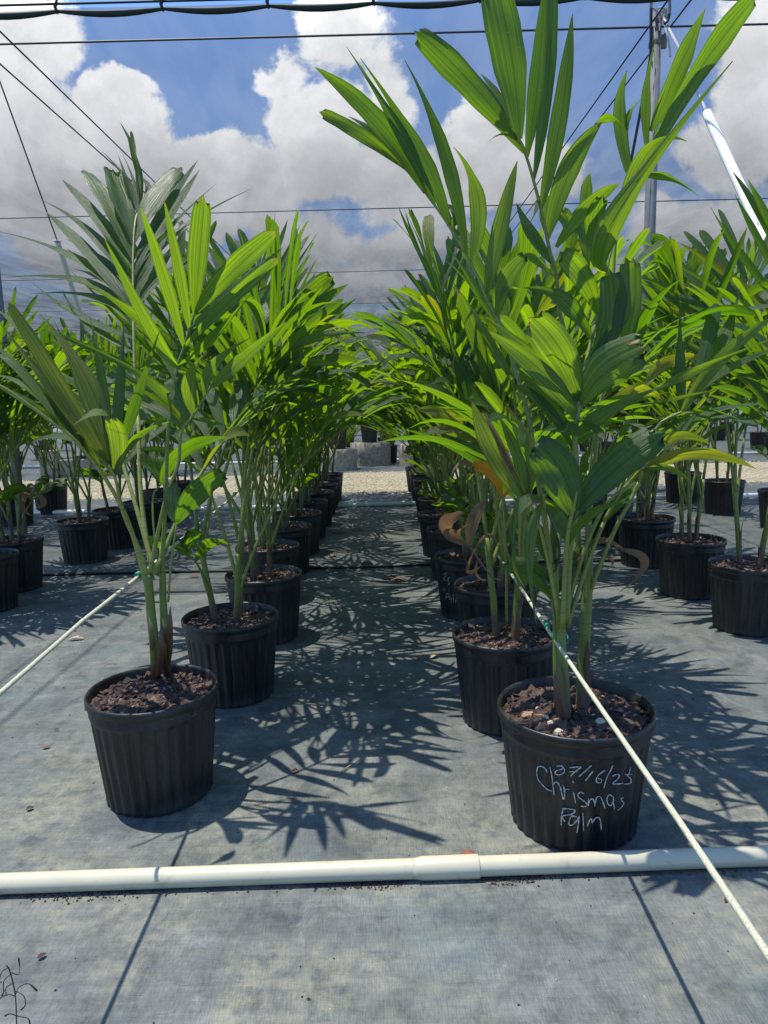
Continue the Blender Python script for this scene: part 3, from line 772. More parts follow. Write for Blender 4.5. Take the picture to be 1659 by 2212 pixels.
# ------------------------------------------------------------------ the two front palms, frond by frond
hr = random.Random(21)
def hero_frond(t, name, rach, leaves, r0_=.006, r1_=.0018, tint=(0, 0, .5), lean=0.0, rl=None):
    """rach: [(crop,x,y,Y)...]; leaves: (crop, bx,by, mx,my, tx,ty, w, Yb, Yt, prof, yellow, brown, rnd[, tilt])"""
    mb = MB(); pts = []
    if rach and rl:                                     # lean the upper rachis away (+) or towards (-) the camera
        m_ = len(rach)-1; rach = [(k, x, y_, Y + rl*(i/m_)**1.5) for i, (k, x, y_, Y) in enumerate(rach)]
    if rach:
        pts = smooth_path([P(*C(k, x, y), Y) for (k, x, y, Y) in rach], 5); n = len(pts)
        tube(mb, pts, [r0_ + (r1_-r0_)*i/(n-1) for i in range(n)], 9, mat=1, tint=tint)
    for lf in leaves:
        k, bx, by, mx, my, tx, ty, w, Yb, Yt, prof, ye, br, rn = lf[:14]; tilt = lf[14] if len(lf) > 14 else hr.uniform(-.35, .35)
        b = P(*C(k, bx, by), Yb)
        if pts:                                         # root each leaflet on the rachis
            rb = ray(*C(k, bx, by)).normalized()
            best = min(pts, key=lambda q: (((q-CAM) - rb*((q-CAM).dot(rb))).length))
            off_ = ((best-CAM) - rb*((best-CAM).dot(rb))).length
            if off_ < .05: Yt += best.y - Yb; Yb = best.y; b = best.copy()
        L2 = (P(*C(k, tx, ty), Yb) - b).length; Yt += lean*L2
        e = P(*C(k, tx, ty), Yt); Ym = Yb + (Yt-Yb)*.45; m = P(*C(k, mx, my), Ym)
        sc_ = CROPS[k][2]; dist = (m-CAM).dot(fwd); wm = w*sc_*dist/F*.93
        view = (CAM - m).normalized(); tan = (e-b).normalized(); wd = tan.cross(view).normalized()
        nh = (view*math.cos(tilt) + wd*math.sin(tilt)).normalized()
        leaf(mb, b, m, e, wm/max(.6, math.cos(tilt)), nh, prof, fold=-hr.uniform(.12, .3) if tilt < 0 else hr.uniform(.12, .3), segs=16, tint=(ye, br, rn), tw=hr.uniform(-.25, .25), ribs=(wm > .05), rng=hr, nac=3 if wm > .05 else 2)
    return kids(mb, name, [M_LEAF, M_STEM], t)

def hero_stem(t, pts, rads, sheaths=()):
    mb = MB(); pp = smooth_path(pts, 5); n = len(pp); rr_ = []
    for i in range(n):
        x = i/(n-1)*(len(rads)-1); j = min(int(x), len(rads)-2); rr_.append(rads[j]+(rads[j+1]-rads[j])*(x-j))
    tube(mb, pp, rr_, 14)
    for (b, m, e, w, br) in sheaths:
        v = (CAM-Vector(m)).normalized(); leaf(mb, b, m, e, w, v, 'point', fold=-.6, segs=8, tint=(0, br, .4), rng=hr)
    return kids(mb, 'stem', [M_STEM], t)

# ---- front left palm
cA = gbottom(352, 1764); tA = empty('potted_palm', cA); potA = add_pot(tA, 0, .15, .92)
tag(tA, 'first palm of the left centre row, with bright glowing fronds and spotted leaves', 'potted palm', 'potted palms in rows')
YA = cA.y
sA = G(337, 1462, .258); sB = G(360, 1452, .258)
hero_stem(tA, [sA-Vector((0, 0, .02)), P(334, 1400, YA), P(326, 1320, YA), P(319, 1240, YA)], [.0135, .0125, .0115, .011],
          [(sA+Vector((.004, -.018, -.01)), P(346, 1420, YA-.02), P(347, 1350, YA-.02), .020, 1), (sA+Vector((-.012, -.012, -.01)), P(330, 1400, YA-.02), P(322, 1335, YA-.02), .012, .8)])
hero_stem(tA, [sB-Vector((0, 0, .02)), P(357, 1390, YA+.02), P(354, 1330, YA+.02), P(352, 1290, YA+.02), P(350, 1180, YA+.02)], [.0125, .0115, .0105, .009, .007],
          [(sB+Vector((.005, -.016, -.01)), P(365, 1390, YA), P(368, 1308, YA), .020, 1), (sB+Vector((.0, -.016, 0)), P(352, 1390, YA), P(347, 1330, YA), .012, .8)])
y = YA
# left fan with spotted leaves
hero_frond(tA, 'frond', [('d', 320, 1250, y), ('R9', 1150, 1130, y), ('R9', 1020, 830, y-.02), ('R9', 960, 560, y-.05), ('R9', 900, 430, y-.06)], [
    ('R3', 840, 1470, 560, 1010, 55, 195, 120, y-.06, y-.10, 'blunt', .38, .22, .3),
    ('R3', 800, 1400, 420, 900, -20, 330, 95, y-.06, y-.06, 'tail', .3, .26, .2),
    ('R3', 850, 1470, 640, 800, 290, 290, 185, y-.05, y+.0, 'tail', .42, .0, .9, .1),
    ('R3', 830, 1430, 745, 760, 660, 300, 85, y-.02, y+.1, 'tail', .0, .0, .1, .5),
    ('R3', 850, 1440, 880, 800, 915, 330, 90, y-.04, y+.02, 'tail', .0, .0, .1, -.5),
    ('R3', 870, 1430, 1010, 900, 1187, 380, 90, y-.05, y-.05, 'tail', .0, .1, .25, .3),
    ('R3', 850, 1480, 870, 1230, 800, 1040, 150, y-.07, y-.16, 'broad', .15, .05, .8, -.2),
    ('R3', 800, 1040, 700, 1020, 545, 1105, 75, y-.16, y-.22, 'tail', .2, .2, .6, .9),
    ('R3', 870, 1470, 1000, 1200, 1335, 1068, 66, y-.05, y-.1, 'tail', .1, .05, .5, .5)], .0062, .003, (.5, 0, .5))
hero_frond(tA, 'frond', [('d', 316, 1262, y), ('R9', 1060, 900, y), ('R9', 830, 480, y-.03), ('R9', 600, 210, y-.06), ('R3', 350, 1060, y-.08), ('R3', 60, 850, y-.12), ('R3', -60, 790, y-.13)], [
    ('R3', 720, 1430, 640, 1260, 560, 1120, 110, y-.03, y-.05, 'broad', .0, 0, .9),
    ('R3', 640, 1330, 430, 870, 205, 580, 120, y-.05, y-.04, 'blunt', .55, .1, .9, .0),
    ('R3', 600, 1270, 300, 900, -30, 735, 74, y-.05, y-.0, 'point', .05, 0, .7, .6),
    ('R3', 560, 1230, 260, 820, -60, 490, 80, y-.05, y+.05, 'point', 0, 0, .5, .6),
    ('R3', 500, 1180, 240, 960, -60, 800, 64, y-.06, y-.1, 'point', .1, .1, .9, .2),
    ('R3', 430, 1100, 200, 760, -60, 560, 70, y-.07, y-.02, 'point', .05, 0, .6),
    ('R3', 640, 1250, 330, 640, -30, 250, 95, y-.03, y+.05, 'point', .1, .1, .8, .7),
    ('R3', 720, 1390, 560, 1200, 440, 1050, 70, y-.02, y+.05, 'point', 0, 0, .4)], .0062, .002, (.6, 0, .5))
# bright right frond
hero_frond(tA, 'frond', [('d', 350, 1215, y+.02), ('R9', 1365, 900, y+.02), ('R3', 1240, 1150, y+.04), ('R2', 190, 1470, y+.06), ('R2', 250, 1270, y+.08), ('R2', 312, 1070, y+.1), ('R2', 350, 990, y+.11)], [
    ('R2', 200, 1435, 15, 1150, -340, 460, 100, y+.06, y-.02, 'point', .03, 0, .95, .05),
    ('R2', 240, 1275, 110, 780, -72, 225, 100, y+.08, y+.02, 'point', .03, 0, 1, .05),
    ('R2', 285, 1135, 215, 720, 103, 180, 92, y+.09, y+.06, 'point', .03, 0, 1, -.1),
    ('R2', 340, 1030, 350, 620, 395, 135, 165, y+.1, y+.1, 'blunt', .02, 0, .9, .0),
    ('R2', 345, 1020, 560, 740, 948, 400, 160, y+.1, y+.04, 'blunt', .02, 0, .95, .1),
    ('R2', 310, 1130, 580, 880, 975, 535, 96, y+.1, y+.1, 'point', 0, 0, .8),
    ('R2', 265, 1260, 540, 970, 962, 600, 96, y+.08, y+.02, 'blunt', .02, 0, .9),
    ('R2', 220, 1420, 480, 1170, 740, 880, 80, y+.07, y+.1, 'tail', 0, 0, .4, .8),
    ('R2', 150, 1390, -110, 1040, -520, 790, 92, y+.06, y-.02, 'tail', .05, 0, .95, .1),
    ('R3', 1395, 1150, 1120, 800, 480, 455, 90, y+.05, y+.02, 'tail', .05, 0, .95, .2),
    ('R3', 1395, 1130, 1150, 900, 700, 620, 70, y+.05, y+.12, 'point', 0, 0, .7)], .0062, .0018, (.2, 0, .5), lean=-.35, rl=-.06)
# low right frond with curled leaflets
hero_frond(tA, 'frond', [('d', 322, 1245, y), ('R9', 1300, 1050, y-.01), ('R9', 1380, 700, y-.02), ('R9', 1480, 420, y-.02), ('R2', 230, 1900, y-.02), ('R2', 320, 1770, y-.02), ('R2', 400, 1640, y-.01), ('R2', 460, 1550, y)], [
    ('R2', 325, 1790, 290, 1520, 390, 1330, 125, y-.02, y-.08, 'tail', .1, 0, 1, 0),
    ('R2', 395, 1650, 470, 1400, 742, 1200, 100, y-.01, y-.04, 'tail', .05, 0, .95, .1),
    ('R2', 450, 1560, 660, 1370, 1022, 1075, 105, y, y+.05, 'point', .03, 0, .9, .3),
    ('R3', 1385, 1085, 1310, 900, 1215, 770, 125, y-.02, y+.02, 'broad', .0, 0, .8, .1),
    ('R3', 1375, 1130, 1100, 950, 700, 810, 75, y-.02, y+.06, 'point', .0, 0, .8),
    ('R3', 1400, 1050, 1330, 800, 1160, 560, 80, y, y+.1, 'point', 0, 0, .15, .4),
    ('R3', 1420, 1065, 1560, 1080, 1720, 1130, 40, y-.02, y-.05, 'tail', 0, 0, .8)], .006, .002, (.3, 0, .5))
# low bifid leaves at right
hero_frond(tA, 'frond', [('R9', 1395, 1570, y), ('R9', 1420, 1250, y-.03), ('R9', 1465, 925, y-.05)], [
    ('K4', 765, 535, 850, 400, 985, 308, 110, y-.05, y-.10, 'broad', .0, 0, .2, .3),
    ('K4', 765, 532, 740, 440, 745, 330, 75, y-.05, y-.02, 'broad', .0, 0, .3, -.3)], .003, .0022, (.3, 0, .5))
hero_frond(tA, 'frond', [('R9', 1360, 1480, y+.03), ('R9', 1285, 1050, y+.05), ('R9', 1270, 700, y+.08), ('R3', 1190, 1540, y+.1)], [
    ('R3', 1200, 1500, 1350, 1290, 1680, 1195, 120, y+.1, y+.04, 'point', 0, 0, .25, .5),
    ('R3', 1200, 1510, 1130, 1390, 1095, 1290, 190, y+.1, y+.14, 'broad', 0, 0, .1, .7)], .0035, .002, (.2, 0, .5))
# the tall grey green frond
g_ = y+.16
hero_frond(tA, 'frond', [('d', 328, 1240, y+.01), ('R9', 1170, 700, y+.05), ('R9', 1150, 130, y+.09), ('R3', 1000, 900, y+.12), ('R3', 985, 380, y+.15), ('R1', 1105, 1650, y+.16), ('R1', 1105, 1250, y+.18), ('R1', 1125, 990, y+.19), ('R1', 1165, 900, y+.2)], [
    ('R1', 1110, 1175, 1000, 830, 930, 560, 215, g_+.02, g_+.0, 'blunt', 0, 0, .55, .45),
    ('R1', 1100, 1290, 900, 880, 700, 575, 165, g_+.02, g_-.02, 'blunt', 0, 0, .6, .45),
    ('R1', 1098, 1430, 830, 1010, 515, 660, 130, g_+.01, g_-.03, 'point', 0, 0, .6, .5),
    ('R1', 1092, 1570, 780, 1130, 360, 835, 112, g_, g_-.02, 'tail', 0, 0, .55, .5),
    ('R1', 1095, 1730, 760, 1300, 380, 925, 140, g_, g_-.04, 'point', 0, 0, .5, .5),
    ('R1', 1085, 1790, 650, 1330, -30, 1090, 100, g_, g_-.08, 'tail', .05, 0, .6, .6),
    ('R1', 1080, 1850, 740, 1520, 30, 1475, 80, g_, g_-.1, 'tail', 0, 0, .6, .5),
    ('R1', 1085, 1880, 800, 1640, 255, 1610, 78, g_, g_-.06, 'tail', 0, 0, .55, .6),
    ('R1', 1010, 1990, 640, 1780, 265, 1510, 80, g_-.02, g_-.1, 'tail', 0, 0, .5, .6),
    ('R1', 1000, 2040, 700, 1830, 515, 1570, 80, g_-.02, g_-.05, 'tail', 0, 0, .4, .6),
    ('R1', 1095, 1600, 850, 1330, 540, 1150, 80, g_+.05, g_+.1, 'point', 0, 0, .15, .6),
    ('R1', 1090, 1700, 880, 1500, 600, 1400, 90, g_+.05, g_+.1, 'point', 0, 0, .2, .6),
    ('R1', 1120, 1180, 1260, 830, 1515, 550, 175, g_+.02, g_+.02, 'blunt', 0, 0, .6, -.45),
    ('R1', 1118, 1300, 1360, 900, 1640, 500, 80, g_+.04, g_+.1, 'point', 0, 0, .1, -.4),
    ('R1', 1120, 1430, 1350, 1020, 1655, 580, 100, g_+.02, g_+.0, 'point', 0, 0, .6, -.5),
    ('R1', 1120, 1560, 1330, 1150, 1800, 690, 62, g_, g_-.05, 'tail', 0, 0, .6, -.4),
    ('R1', 1115, 1640, 1400, 1150, 2080, 740, 60, g_, g_-.1, 'tail', 0, 0, .7, -.3),
    ('R1', 1130, 1470, 1300, 1160, 1590, 1070, 55, g_, g_-.02, 'tail', .05, 0, .9, -.1),
    ('R1', 1120, 1700, 1300, 1350, 1600, 1190, 60, g_, g_-.02, 'tail', .05, 0, .9, -.1),
    ('R1', 1120, 1760, 1400, 1420, 1800, 1240, 55, g_+.05, g_+.05, 'point', 0, 0, .2, -.4),
    ('R1', 1120, 1800, 1250, 1500, 1520, 1110, 85, g_+.06, g_+.1, 'point', 0, 0, .5, -.5),
    ('R1', 1220, 830, 1120, 500, 1000, 190, 100, g_+.06, g_+.08, 'blunt', 0, 0, .0, 1.0),
    ('R1', 1215, 850, 1120, 560, 1075, 260, 80, g_+.08, g_+.1, 'blunt', 0, 0, .25, -1.0),
    ('R1', 1155, 960, 1060, 700, 980, 455, 95, g_+.03, g_-.0, 'tail', 0, 0, .1, .7),
    ('R1', 1180, 900, 1050, 660, 845, 425, 60, g_+.06, g_+.1, 'tail', 0, 0, .5, .4),
    ('R1', 1190, 880, 1100, 650, 998, 415, 32, g_+.06, g_+.1, 'tail', 0, 0, .1, .4),
    ('R1', 1240, 830, 1230, 740, 1165, 640, 70, g_+.1, g_+.12, 'point', .1, 0, .9, .4)], .0062, .0022, (.85, 0, .9), lean=.9, rl=.32)
# a lower back frond seen between the near ones
for (az, el, sd) in ((2.3, 1.1, 2), (1.0, 1.0, 4)):
    mb = MB(); rg = random.Random(sd*7); frond(mb, P(335, 1240, YA)-cA, az, el, .30, .36, .8, 8, .30, .038, rg, (0, 0, .35), droop=.3, lod=12)
    kid(mb.build('frond', [M_LEAF, M_STEM], tA), tA)

# ---- front right palm
cB = gbottom(1236, 1844, PB); tB = empty('potted_palm', cB); potB = add_pot(tB, 1, .3)
tag(tB, 'very tall first palm of the right centre row, pot written with chalk date and words', 'potted palm', 'potted palms in rows')
y = cB.y
s1, s2, s3 = G(1221, 1562, .258), G(1208, 1540, .258), G(1256, 1540, .258)
hero_stem(tB, [s1-Vector((0, 0, .02)), P(1219, 1480, y-.02), P(1213, 1410, y-.02), P(1212, 1340, y-.01)], [.0135, .0125, .0115, .010], [(s1+Vector((.004, -.018, 0)), P(1214, 1500, y-.05), P(1205, 1420, y-.04), .020, .7), (s1+Vector((-.012, -.01, -.01)), P(1208, 1500, y-.05), P(1206, 1450, y-.04), .024, 1)])
hero_stem(tB, [s2-Vector((0, 0, .02)), P(1204, 1470, y), P(1202, 1400, y), P(1200, 1300, y), P(1196, 1200, y)], [.0105, .010, .009, .008, .006], [(s2+Vector((.004, -.012, -.01)), P(1210, 1490, y-.03), P(1206, 1430, y-.02), .026, 1)])
hero_stem(tB, [s3-Vector((0, 0, .02)), P(1259, 1440, y+.04), P(1264, 1360, y+.04), P(1268, 1290, y+.04), P(1272, 1200, y+.04)], [.0145, .014, .0135, .0125, .009], [(s3+Vector((.006, -.016, -.01)), P(1266, 1480, y+.02), P(1270, 1375, y+.01), .022, 1)])
# bare petioles fanning out of the stems
def petiole(t, pts, r0_=.0055, r1_=.004): return hero_frond(t, 'petiole', pts, [], r0_, r1_, (.15, 0, .5))
for pts in ([('R8', 800, 1500, y-.02), ('R8', 785, 1100, y-.02), ('R8', 805, 860, y-.0), ('R8', 840, 700, y+.0), ('R8', 850, 480, y+.02)], [('R8', 850, 1450, y), ('R8', 905, 1200, y), ('R8', 1000, 900, y+.0), ('R8', 1090, 690, y), ('R8', 1170, 560, y+.01), ('R7', 420, 1620, y+.01)],
            [('R8', 860, 1500, y), ('R8', 960, 1180, y), ('R8', 1060, 900, y), ('R8', 1130, 730, y+.02), ('R8', 1200, 600, y+.03), ('R7', 440, 1500, y+.03)], [('R8', 1010, 1300, y+.04), ('R8', 1100, 1050, y+.02), ('R8', 1230, 740, y), ('R8', 1330, 560, y), ('R8', 1390, 420, y)],
            [('R8', 990, 1300, y+.04), ('R8', 965, 1000, y+.05), ('R8', 950, 800, y+.06), ('R8', 955, 560, y+.07), ('R8', 945, 350, y+.08)], [('R8', 1020, 1200, y+.04), ('R8', 1025, 900, y+.04), ('R8', 1030, 700, y+.05), ('R8', 1040, 560, y+.07)]): petiole(tB, pts)
q = y-.10
hero_frond(tB, 'frond', [('R8', 830, 1500, y-.04), ('R8', 845, 1100, y-.06), ('R8', 870, 800, y-.1), ('R8', 905, 640, y-.12), ('R8', 940, 490, y-.13)], [
    ('R8', 905, 670, 800, 360, 590, 120, 330, q, q-.02, 'broad', .0, 0, .35, .15),
    ('R8', 900, 690, 1180, 330, 1600, 40, 270, q, q-.02, 'blunt', .02, .05, .15, -.35),
    ('R8', 855, 870, 800, 690, 695, 535, 140, q, q+.02, 'point', 0, 0, .3, .2),
    ('R8', 870, 890, 1060, 640, 1420, 570, 80, q, q-.08, 'tail', 0, 0, .3, -.4),
    ('R8', 895, 740, 1180, 400, 1480, 300, 110, q+.05, q+.06, 'point', 0, 0, .35, -.3)], .006, .0028, (.3, 0, .6))
q = y-.06
hero_frond(tB, 'frond', [('R8', 860, 1450, y-.02), ('R8', 880, 1000, y-.02), ('R8', 930, 500, y-.05), ('R6', 990, 1280, y-.06), ('R6', 1015, 1080, y-.06), ('R6', 1040, 900, y-.05), ('R6', 1095, 640, y-.02), ('R6', 1150, 430, y), ('R6', 1185, 300, y+.02), ('R6', 1215, 100, y+.03), ('R5', 790, 1350, y+.04)], [
    ('R6', 1030, 1010, 890, 690, 675, 440, 260, q, q-.03, 'blunt', .05, 0, .9, .1),
    ('R6', 1030, 1060, 1180, 800, 1490, 640, 300, q, q-.05, 'blunt', .06, .05, .85, -.15),
    ('R6', 1015, 1110, 780, 830, 418, 535, 150, q, q+.0, 'point', .04, 0, .75, .2),
    ('R6', 1010, 1000, 760, 750, 385, 430, 90, q+.03, q+.05, 'point', .04, 0, .9, .4),
    ('R6', 1000, 1235, 1230, 1060, 1640, 880, 110, q, q-.04, 'tail', .05, 0, .35, -.5),
    ('R6', 990, 1240, 800, 1010, 610, 780, 95, q, q+.05, 'point', .1, .05, .6, .6),
    ('R6', 985, 1310, 780, 1020, 560, 900, 75, q+.02, q+.06, 'point', 0, 0, .35),
    ('R6', 1110, 600, 900, 330, 650, 252, 125, q+.03, q-.0, 'tail', 0, 0, .3, .5),
    ('R6', 1130, 420, 1040, 180, 885, 15, 165, q+.05, q+.03, 'blunt', .02, 0, .85, .1),
    ('R5', 745, 1530, 672, 1300, 735, 1100, 115, y, y-.03, 'blunt', 0, 0, .5, .3),
    ('R5', 755, 1530, 790, 1230, 1460, 345, 155, y+.02, y-.05, 'tail', .05, 0, 1, -.1),
    ('R5', 770, 1350, 960, 880, 1200, 800, 100, y+.03, y+.0, 'tail', .05, 0, 1, .1),
    ('R6', 1205, 780, 1300, 420, 1330, 35, 125, q+.03, q+.08, 'blunt', 0, 0, .75, .35),
    ('R6', 1290, 720, 1370, 400, 1382, 45, 115, q+.03, q+.08, 'blunt', 0, 0, .75, -.3),
    ('R6', 1170, 760, 1230, 480, 1215, 110, 190, q+.04, q+.08, 'blunt', 0, 0, .4, .3),
    ('R5', 460, 1400, 640, 1170, 820, 1040, 95, y+.04, y+.0, 'point', .03, 0, .9, .1)], .0075, .0022, (.3, 0, .6), lean=-.35)
# yellow leaflet curled at the right and a yellow blade behind
hero_frond(tB, 'frond', [('R8', 1000, 1300, y+.03), ('R8', 1000, 1000, y+.03), ('R6', 1110, 1300, y+.04), ('R6', 1200, 1080, y+.04)], [
    ('R7', 300, 1010, 520, 860, 850, 790, 60, y+.04, y+.02, 'tail', .05, 0, .9),
    ('R7', 170, 1040, 380, 870, 610, 700, 150, y+.04, y+.03, 'point', .85, .2, .9, .1),
    ('R7', 610, 740, 780, 540, 1090, 480, 120, y+.05, y+.1, 'point', .9, .22, .9, .2),
    ('R7', 510, 765, 640, 770, 760, 860, 105, y-.12, y-.16, 'broad', .45, .0, 1, 1.0)], .005, .002, (.2, 0, .5))
# low right frond with pale yellow tips
hero_frond(tB, 'frond', [('R7', 250, 1900, y+.02), ('R7', 420, 1620, y+.01), ('R7', 640, 1420, y), ('R7', 760, 1280, y)], [
    ('R7', 480, 1580, 950, 1320, 1555, 1450, 118, y-.02, y-.08, 'point', .55, .14, .9, .6),
    ('R7', 500, 1560, 800, 1190, 1160, 1240, 105, y, y-.04, 'point', .35, .22, .9, .5),
    ('R7', 440, 1640, 700, 1300, 1060, 1200, 90, y, y+.02, 'point', .1, 0, .4, -.3),
    ('R7', 560, 1500, 780, 1440, 1005, 1580, 60, y, y-.06, 'point', .05, 0, .9),
    ('R7', 240, 1920, 640, 1400, 1060, 960, 150, y+.02, y+.06, 'point', 0, 0, .15, -.5)], .005, .002, (.2, 0, .5))
# right arching fronds
hero_frond(tB, 'frond', [('R8', 1390, 420, y), ('R7', 700, 1100, y+.02), ('R7', 960, 930, y+.02), ('R7', 1090, 700, y+.02)], [
    ('R7', 640, 800, 1050, 600, 1700, 330, 92, y+.0, y-.1, 'tail', .05, 0, .9, .2),
    ('R7', 940, 960, 1260, 500, 1750, 120, 125, y+.02, y-.06, 'point', .04, 0, .9, .1),
    ('R7', 1000, 860, 1300, 600, 1780, 400, 70, y+.02, y-.02, 'point', 0, 0, .6, -.4),
    ('R7', 560, 900, 950, 830, 1370, 735, 42, y+.0, y-.05, 'tail', .1, 0, .9, .2),
    ('R7', 930, 980, 900, 560, 905, 20, 105, y+.25, y+.3, 'tail', 0, 0, .05, .5),
    ('R7', 1040, 900, 1120, 420, 1215, 0, 130, y+.25, y+.3, 'blunt', 0, 0, .05, -.5),
    ('R7', 1180, 700, 1290, 300, 1420, -100, 130, y+.22, y+.3, 'tail', 0, 0, .1, -.5)], .0045, .0018, (.2, 0, .5))
# upper left frond
hero_frond(tB, 'frond', [('R8', 812, 1480, y-.02), ('R8', 770, 1150, y-.02), ('R6', 735, 1430, y-.02), ('R6', 690, 1120, y), ('R6', 600, 800, y+.02), ('R6', 500, 500, y+.04), ('R6', 405, 310, y+.05), ('R6', 335, 150, y+.06), ('R4', 1240, 1880, y+.08), ('R4', 1040, 1600, y+.09), ('R4', 870, 1400, y+.1), ('R4', 780, 1330, y+.1)], [
    ('R4', 880, 1400, 520, 1130, 150, 925, 120, y+.1, y+.06, 'blunt', .08, 0, .6, .3),
    ('R4', 860, 1385, 640, 1130, 400, 965, 50, y+.12, y+.12, 'point', 0, 0, .5, .8),
    ('R4', 1030, 1570, 650, 1010, 120, 555, 175, y+.09, y+.04, 'point', .02, 0, .25, .1),
    ('R4', 1130, 1700, 830, 1100, 385, 388, 115, y+.09, y+.04, 'tail', .02, 0, .25, .2),
    ('R4', 1245, 1870, 980, 1240, 498, 480, 150, y+.08, y+.05, 'tail', .02, 0, .3, -.1),
    ('R4', 1370, 2070, 1190, 1250, 868, 498, 135, y+.06, y+.06, 'tail', .03, 0, .3, .3),
    ('R4', 1470, 2130, 1470, 1650, 1275, 1220, 160, y+.05, y+.0, 'tail', .05, 0, .85, -.1),
    ('R5', 70, 1690, 140, 1300, 240, 910, 100, y+.05, y+.03, 'point', .1, 0, .8, .1),
    ('R6', 485, 450, 530, 210, 690, 20, 130, y+.04, y-.02, 'broad', .03, 0, .9, .1),
    ('R6', 660, 30, 760, 80, 880, 205, 60, y-.01, y-.05, 'tail', 0, 0, .7, .7),
    ('R6', 430, 340, 520, 265, 640, 258, 40, y+.04, y+.0, 'point', 0, 0, .7, .7),
    ('R4', 1260, 1890, 1290, 1780, 1200, 1690, 80, y+.12, y+.14, 'point', 0, 0, .4, .8),
    ('R4', 1350, 2050, 1300, 2000, 1160, 1545, 60, y+.15, y+.18, 'point', 0, 0, .5, .8)], .0065, .0018, (.35, 0, .6))
# upper centre frond running out of the picture
hero_frond(tB, 'frond', [('R8', 845, 1450, y), ('R8', 900, 1000, y+.02), ('R8', 950, 520, y+.06), ('R6', 935, 640, y+.08), ('R6', 890, 400, y+.08), ('R5', 460, 1560, y+.07), ('R5', 430, 1450, y+.06), ('R5', 372, 1180, y+.04), ('R5', 305, 930, y+.02), ('R5', 250, 790, y), ('R5', 210, 730, y)], [
    ('R5', 255, 800, 190, 330, 90, -140, 215, y, y-.04, 'blunt', .0, 0, .2, .1),
    ('R4', 1840, 1300, 1420, 720, 930, 240, 225, y, y-.02, 'blunt', .02, 0, .25, -.1),
    ('R5', 290, 900, 350, 420, 400, -120, 95, y+.02, y+.0, 'point', 0, 0, .15, .3),
    ('R5', 340, 1045, 400, 520, 440, -100, 92, y+.03, y+.03, 'blunt', 0, 0, .2, -.2),
    ('R5', 372, 1165, 480, 650, 552, 75, 105, y+.04, y+.02, 'point', .02, 0, .45, .1),
    ('R5', 415, 1325, 530, 960, 720, 690, 130, y+.06, y+.0, 'point', .03, 0, .6, .1),
    ('R5', 690, 700, 770, 665, 852, 738, 50, y+.0, y-.03, 'tail', 0, 0, .6, .8),
    ('R5', 200, 700, 140, 560, 30, 415, 45, y+.05, y+.08, 'point', .05, 0, .9, .8),
    ('R5', 255, 860, 180, 760, 78, 800, 22, y+.02, y+.0, 'tail', .1, 0, .9),
    ('R5', 440, 1500, 320, 1330, 235, 1150, 70, y+.08, y+.1, 'point', 0, 0, .1, .6),
    ('R5', 340, 1120, 350, 1180, 310, 1270, 30, y+.02, y+.0, 'tail', .05, 0, .9)], .0068, .0022, (.3, 0, .6))
# pale grey green frond behind, right
hero_frond(tB, 'frond', [('R8', 1020, 1150, y+.05), ('R8', 1035, 620, y+.08), ('R6', 1180, 900, y+.12), ('R6', 1240, 400, y+.16), ('R5', 800, 1350, y+.18), ('R5', 880, 1100, y+.18), ('R5', 980, 880, y+.18)], [
    ('R5', 830, 1030, 815, 700, 860, 398, 80, y+.18, y+.18, 'point', 0, 0, .75, .6),
    ('R5', 865, 740, 870, 650, 945, 560, 35, y+.18, y+.18, 'tail', 0, 0, .6, .6),
    ('R5', 930, 860, 965, 560, 1025, 220, 60, y+.18, y+.18, 'tail', 0, 0, .8, .7),
    ('R5', 990, 740, 1130, 420, 1305, 45, 110, y+.18, y+.18, 'point', 0, 0, .8, .7),
    ('R5', 900, 1080, 1260, 400, 1620, -60, 130, y+.19, y+.14, 'blunt', 0, 0, .5, .7),
    ('R5', 900, 1010, 1080, 1000, 1268, 1112, 42, y+.16, y+.1, 'tail', 0, 0, .7, .8),
    ('R5', 640, 1300, 625, 1120, 655, 980, 80, y+.25, y+.25, 'point', 0, 0, .75, .5),
    ('R5', 420, 1350, 395, 1230, 420, 1100, 70, y+.25, y+.25, 'blunt', 0, 0, .75, .5),
    ('R5', 520, 1450, 540, 1300, 470, 1190, 90, y+.25, y+.25, 'blunt', 0, 0, .8, .5),
    ('R5', 640, 1520, 620, 1350, 600, 1200, 80, y+.24, y+.25, 'blunt', 0, 0, .75, .5)], .006, .002, (.3, 0, .6))
# damaged left frond
hero_frond(tB, 'frond', [('R8', 800, 1400, y-.03), ('R8', 700, 900, y-.05), ('R8', 620, 640, y-.06), ('R8', 560, 560, y-.06)], [
    ('R6', 690, 1640, 460, 1350, 310, 1000, 150, y-.06, y-.08, 'point', .3, .18, .8, .2),
    ('R6', 700, 1620, 520, 1330, 380, 1060, 46, y-.065, y-.085, 'point', .2, .95, .3, .2),
    ('R6', 720, 1640, 620, 1400, 490, 1100, 90, y-.04, y-.02, 'point', .1, 0, .8, .4),
    ('R6', 730, 1600, 700, 1350, 590, 1100, 80, y-.02, y+.02, 'point', .2, .1, .8, .4)], .005, .002, (.6, 0, .5))
hero_frond(tB, 'frond', [('R8', 790, 1400, y-.02), ('R8', 740, 1000, y-.05), ('R8', 700, 560, y-.08)], [
    ('R8', 690, 500, 520, 600, 475, 900, 95, y-.08, y-.1, 'tail', 0, 0, .8, .4),
    ('R8', 480, 850, 480, 1050, 555, 1205, 38, y-.1, y-.1, 'tail', 0, 0, .7, .4),
    ('R8', 692, 530, 590, 900, 640, 1475, 95, y-.08, y-.12, 'tail', .05, 0, .75, .3),
    ('R8', 700, 540, 800, 690, 860, 860, 90, y-.08, y-.04, 'point', 0, 0, .3, .4)], .0042, .002, (.2, 0, .5))
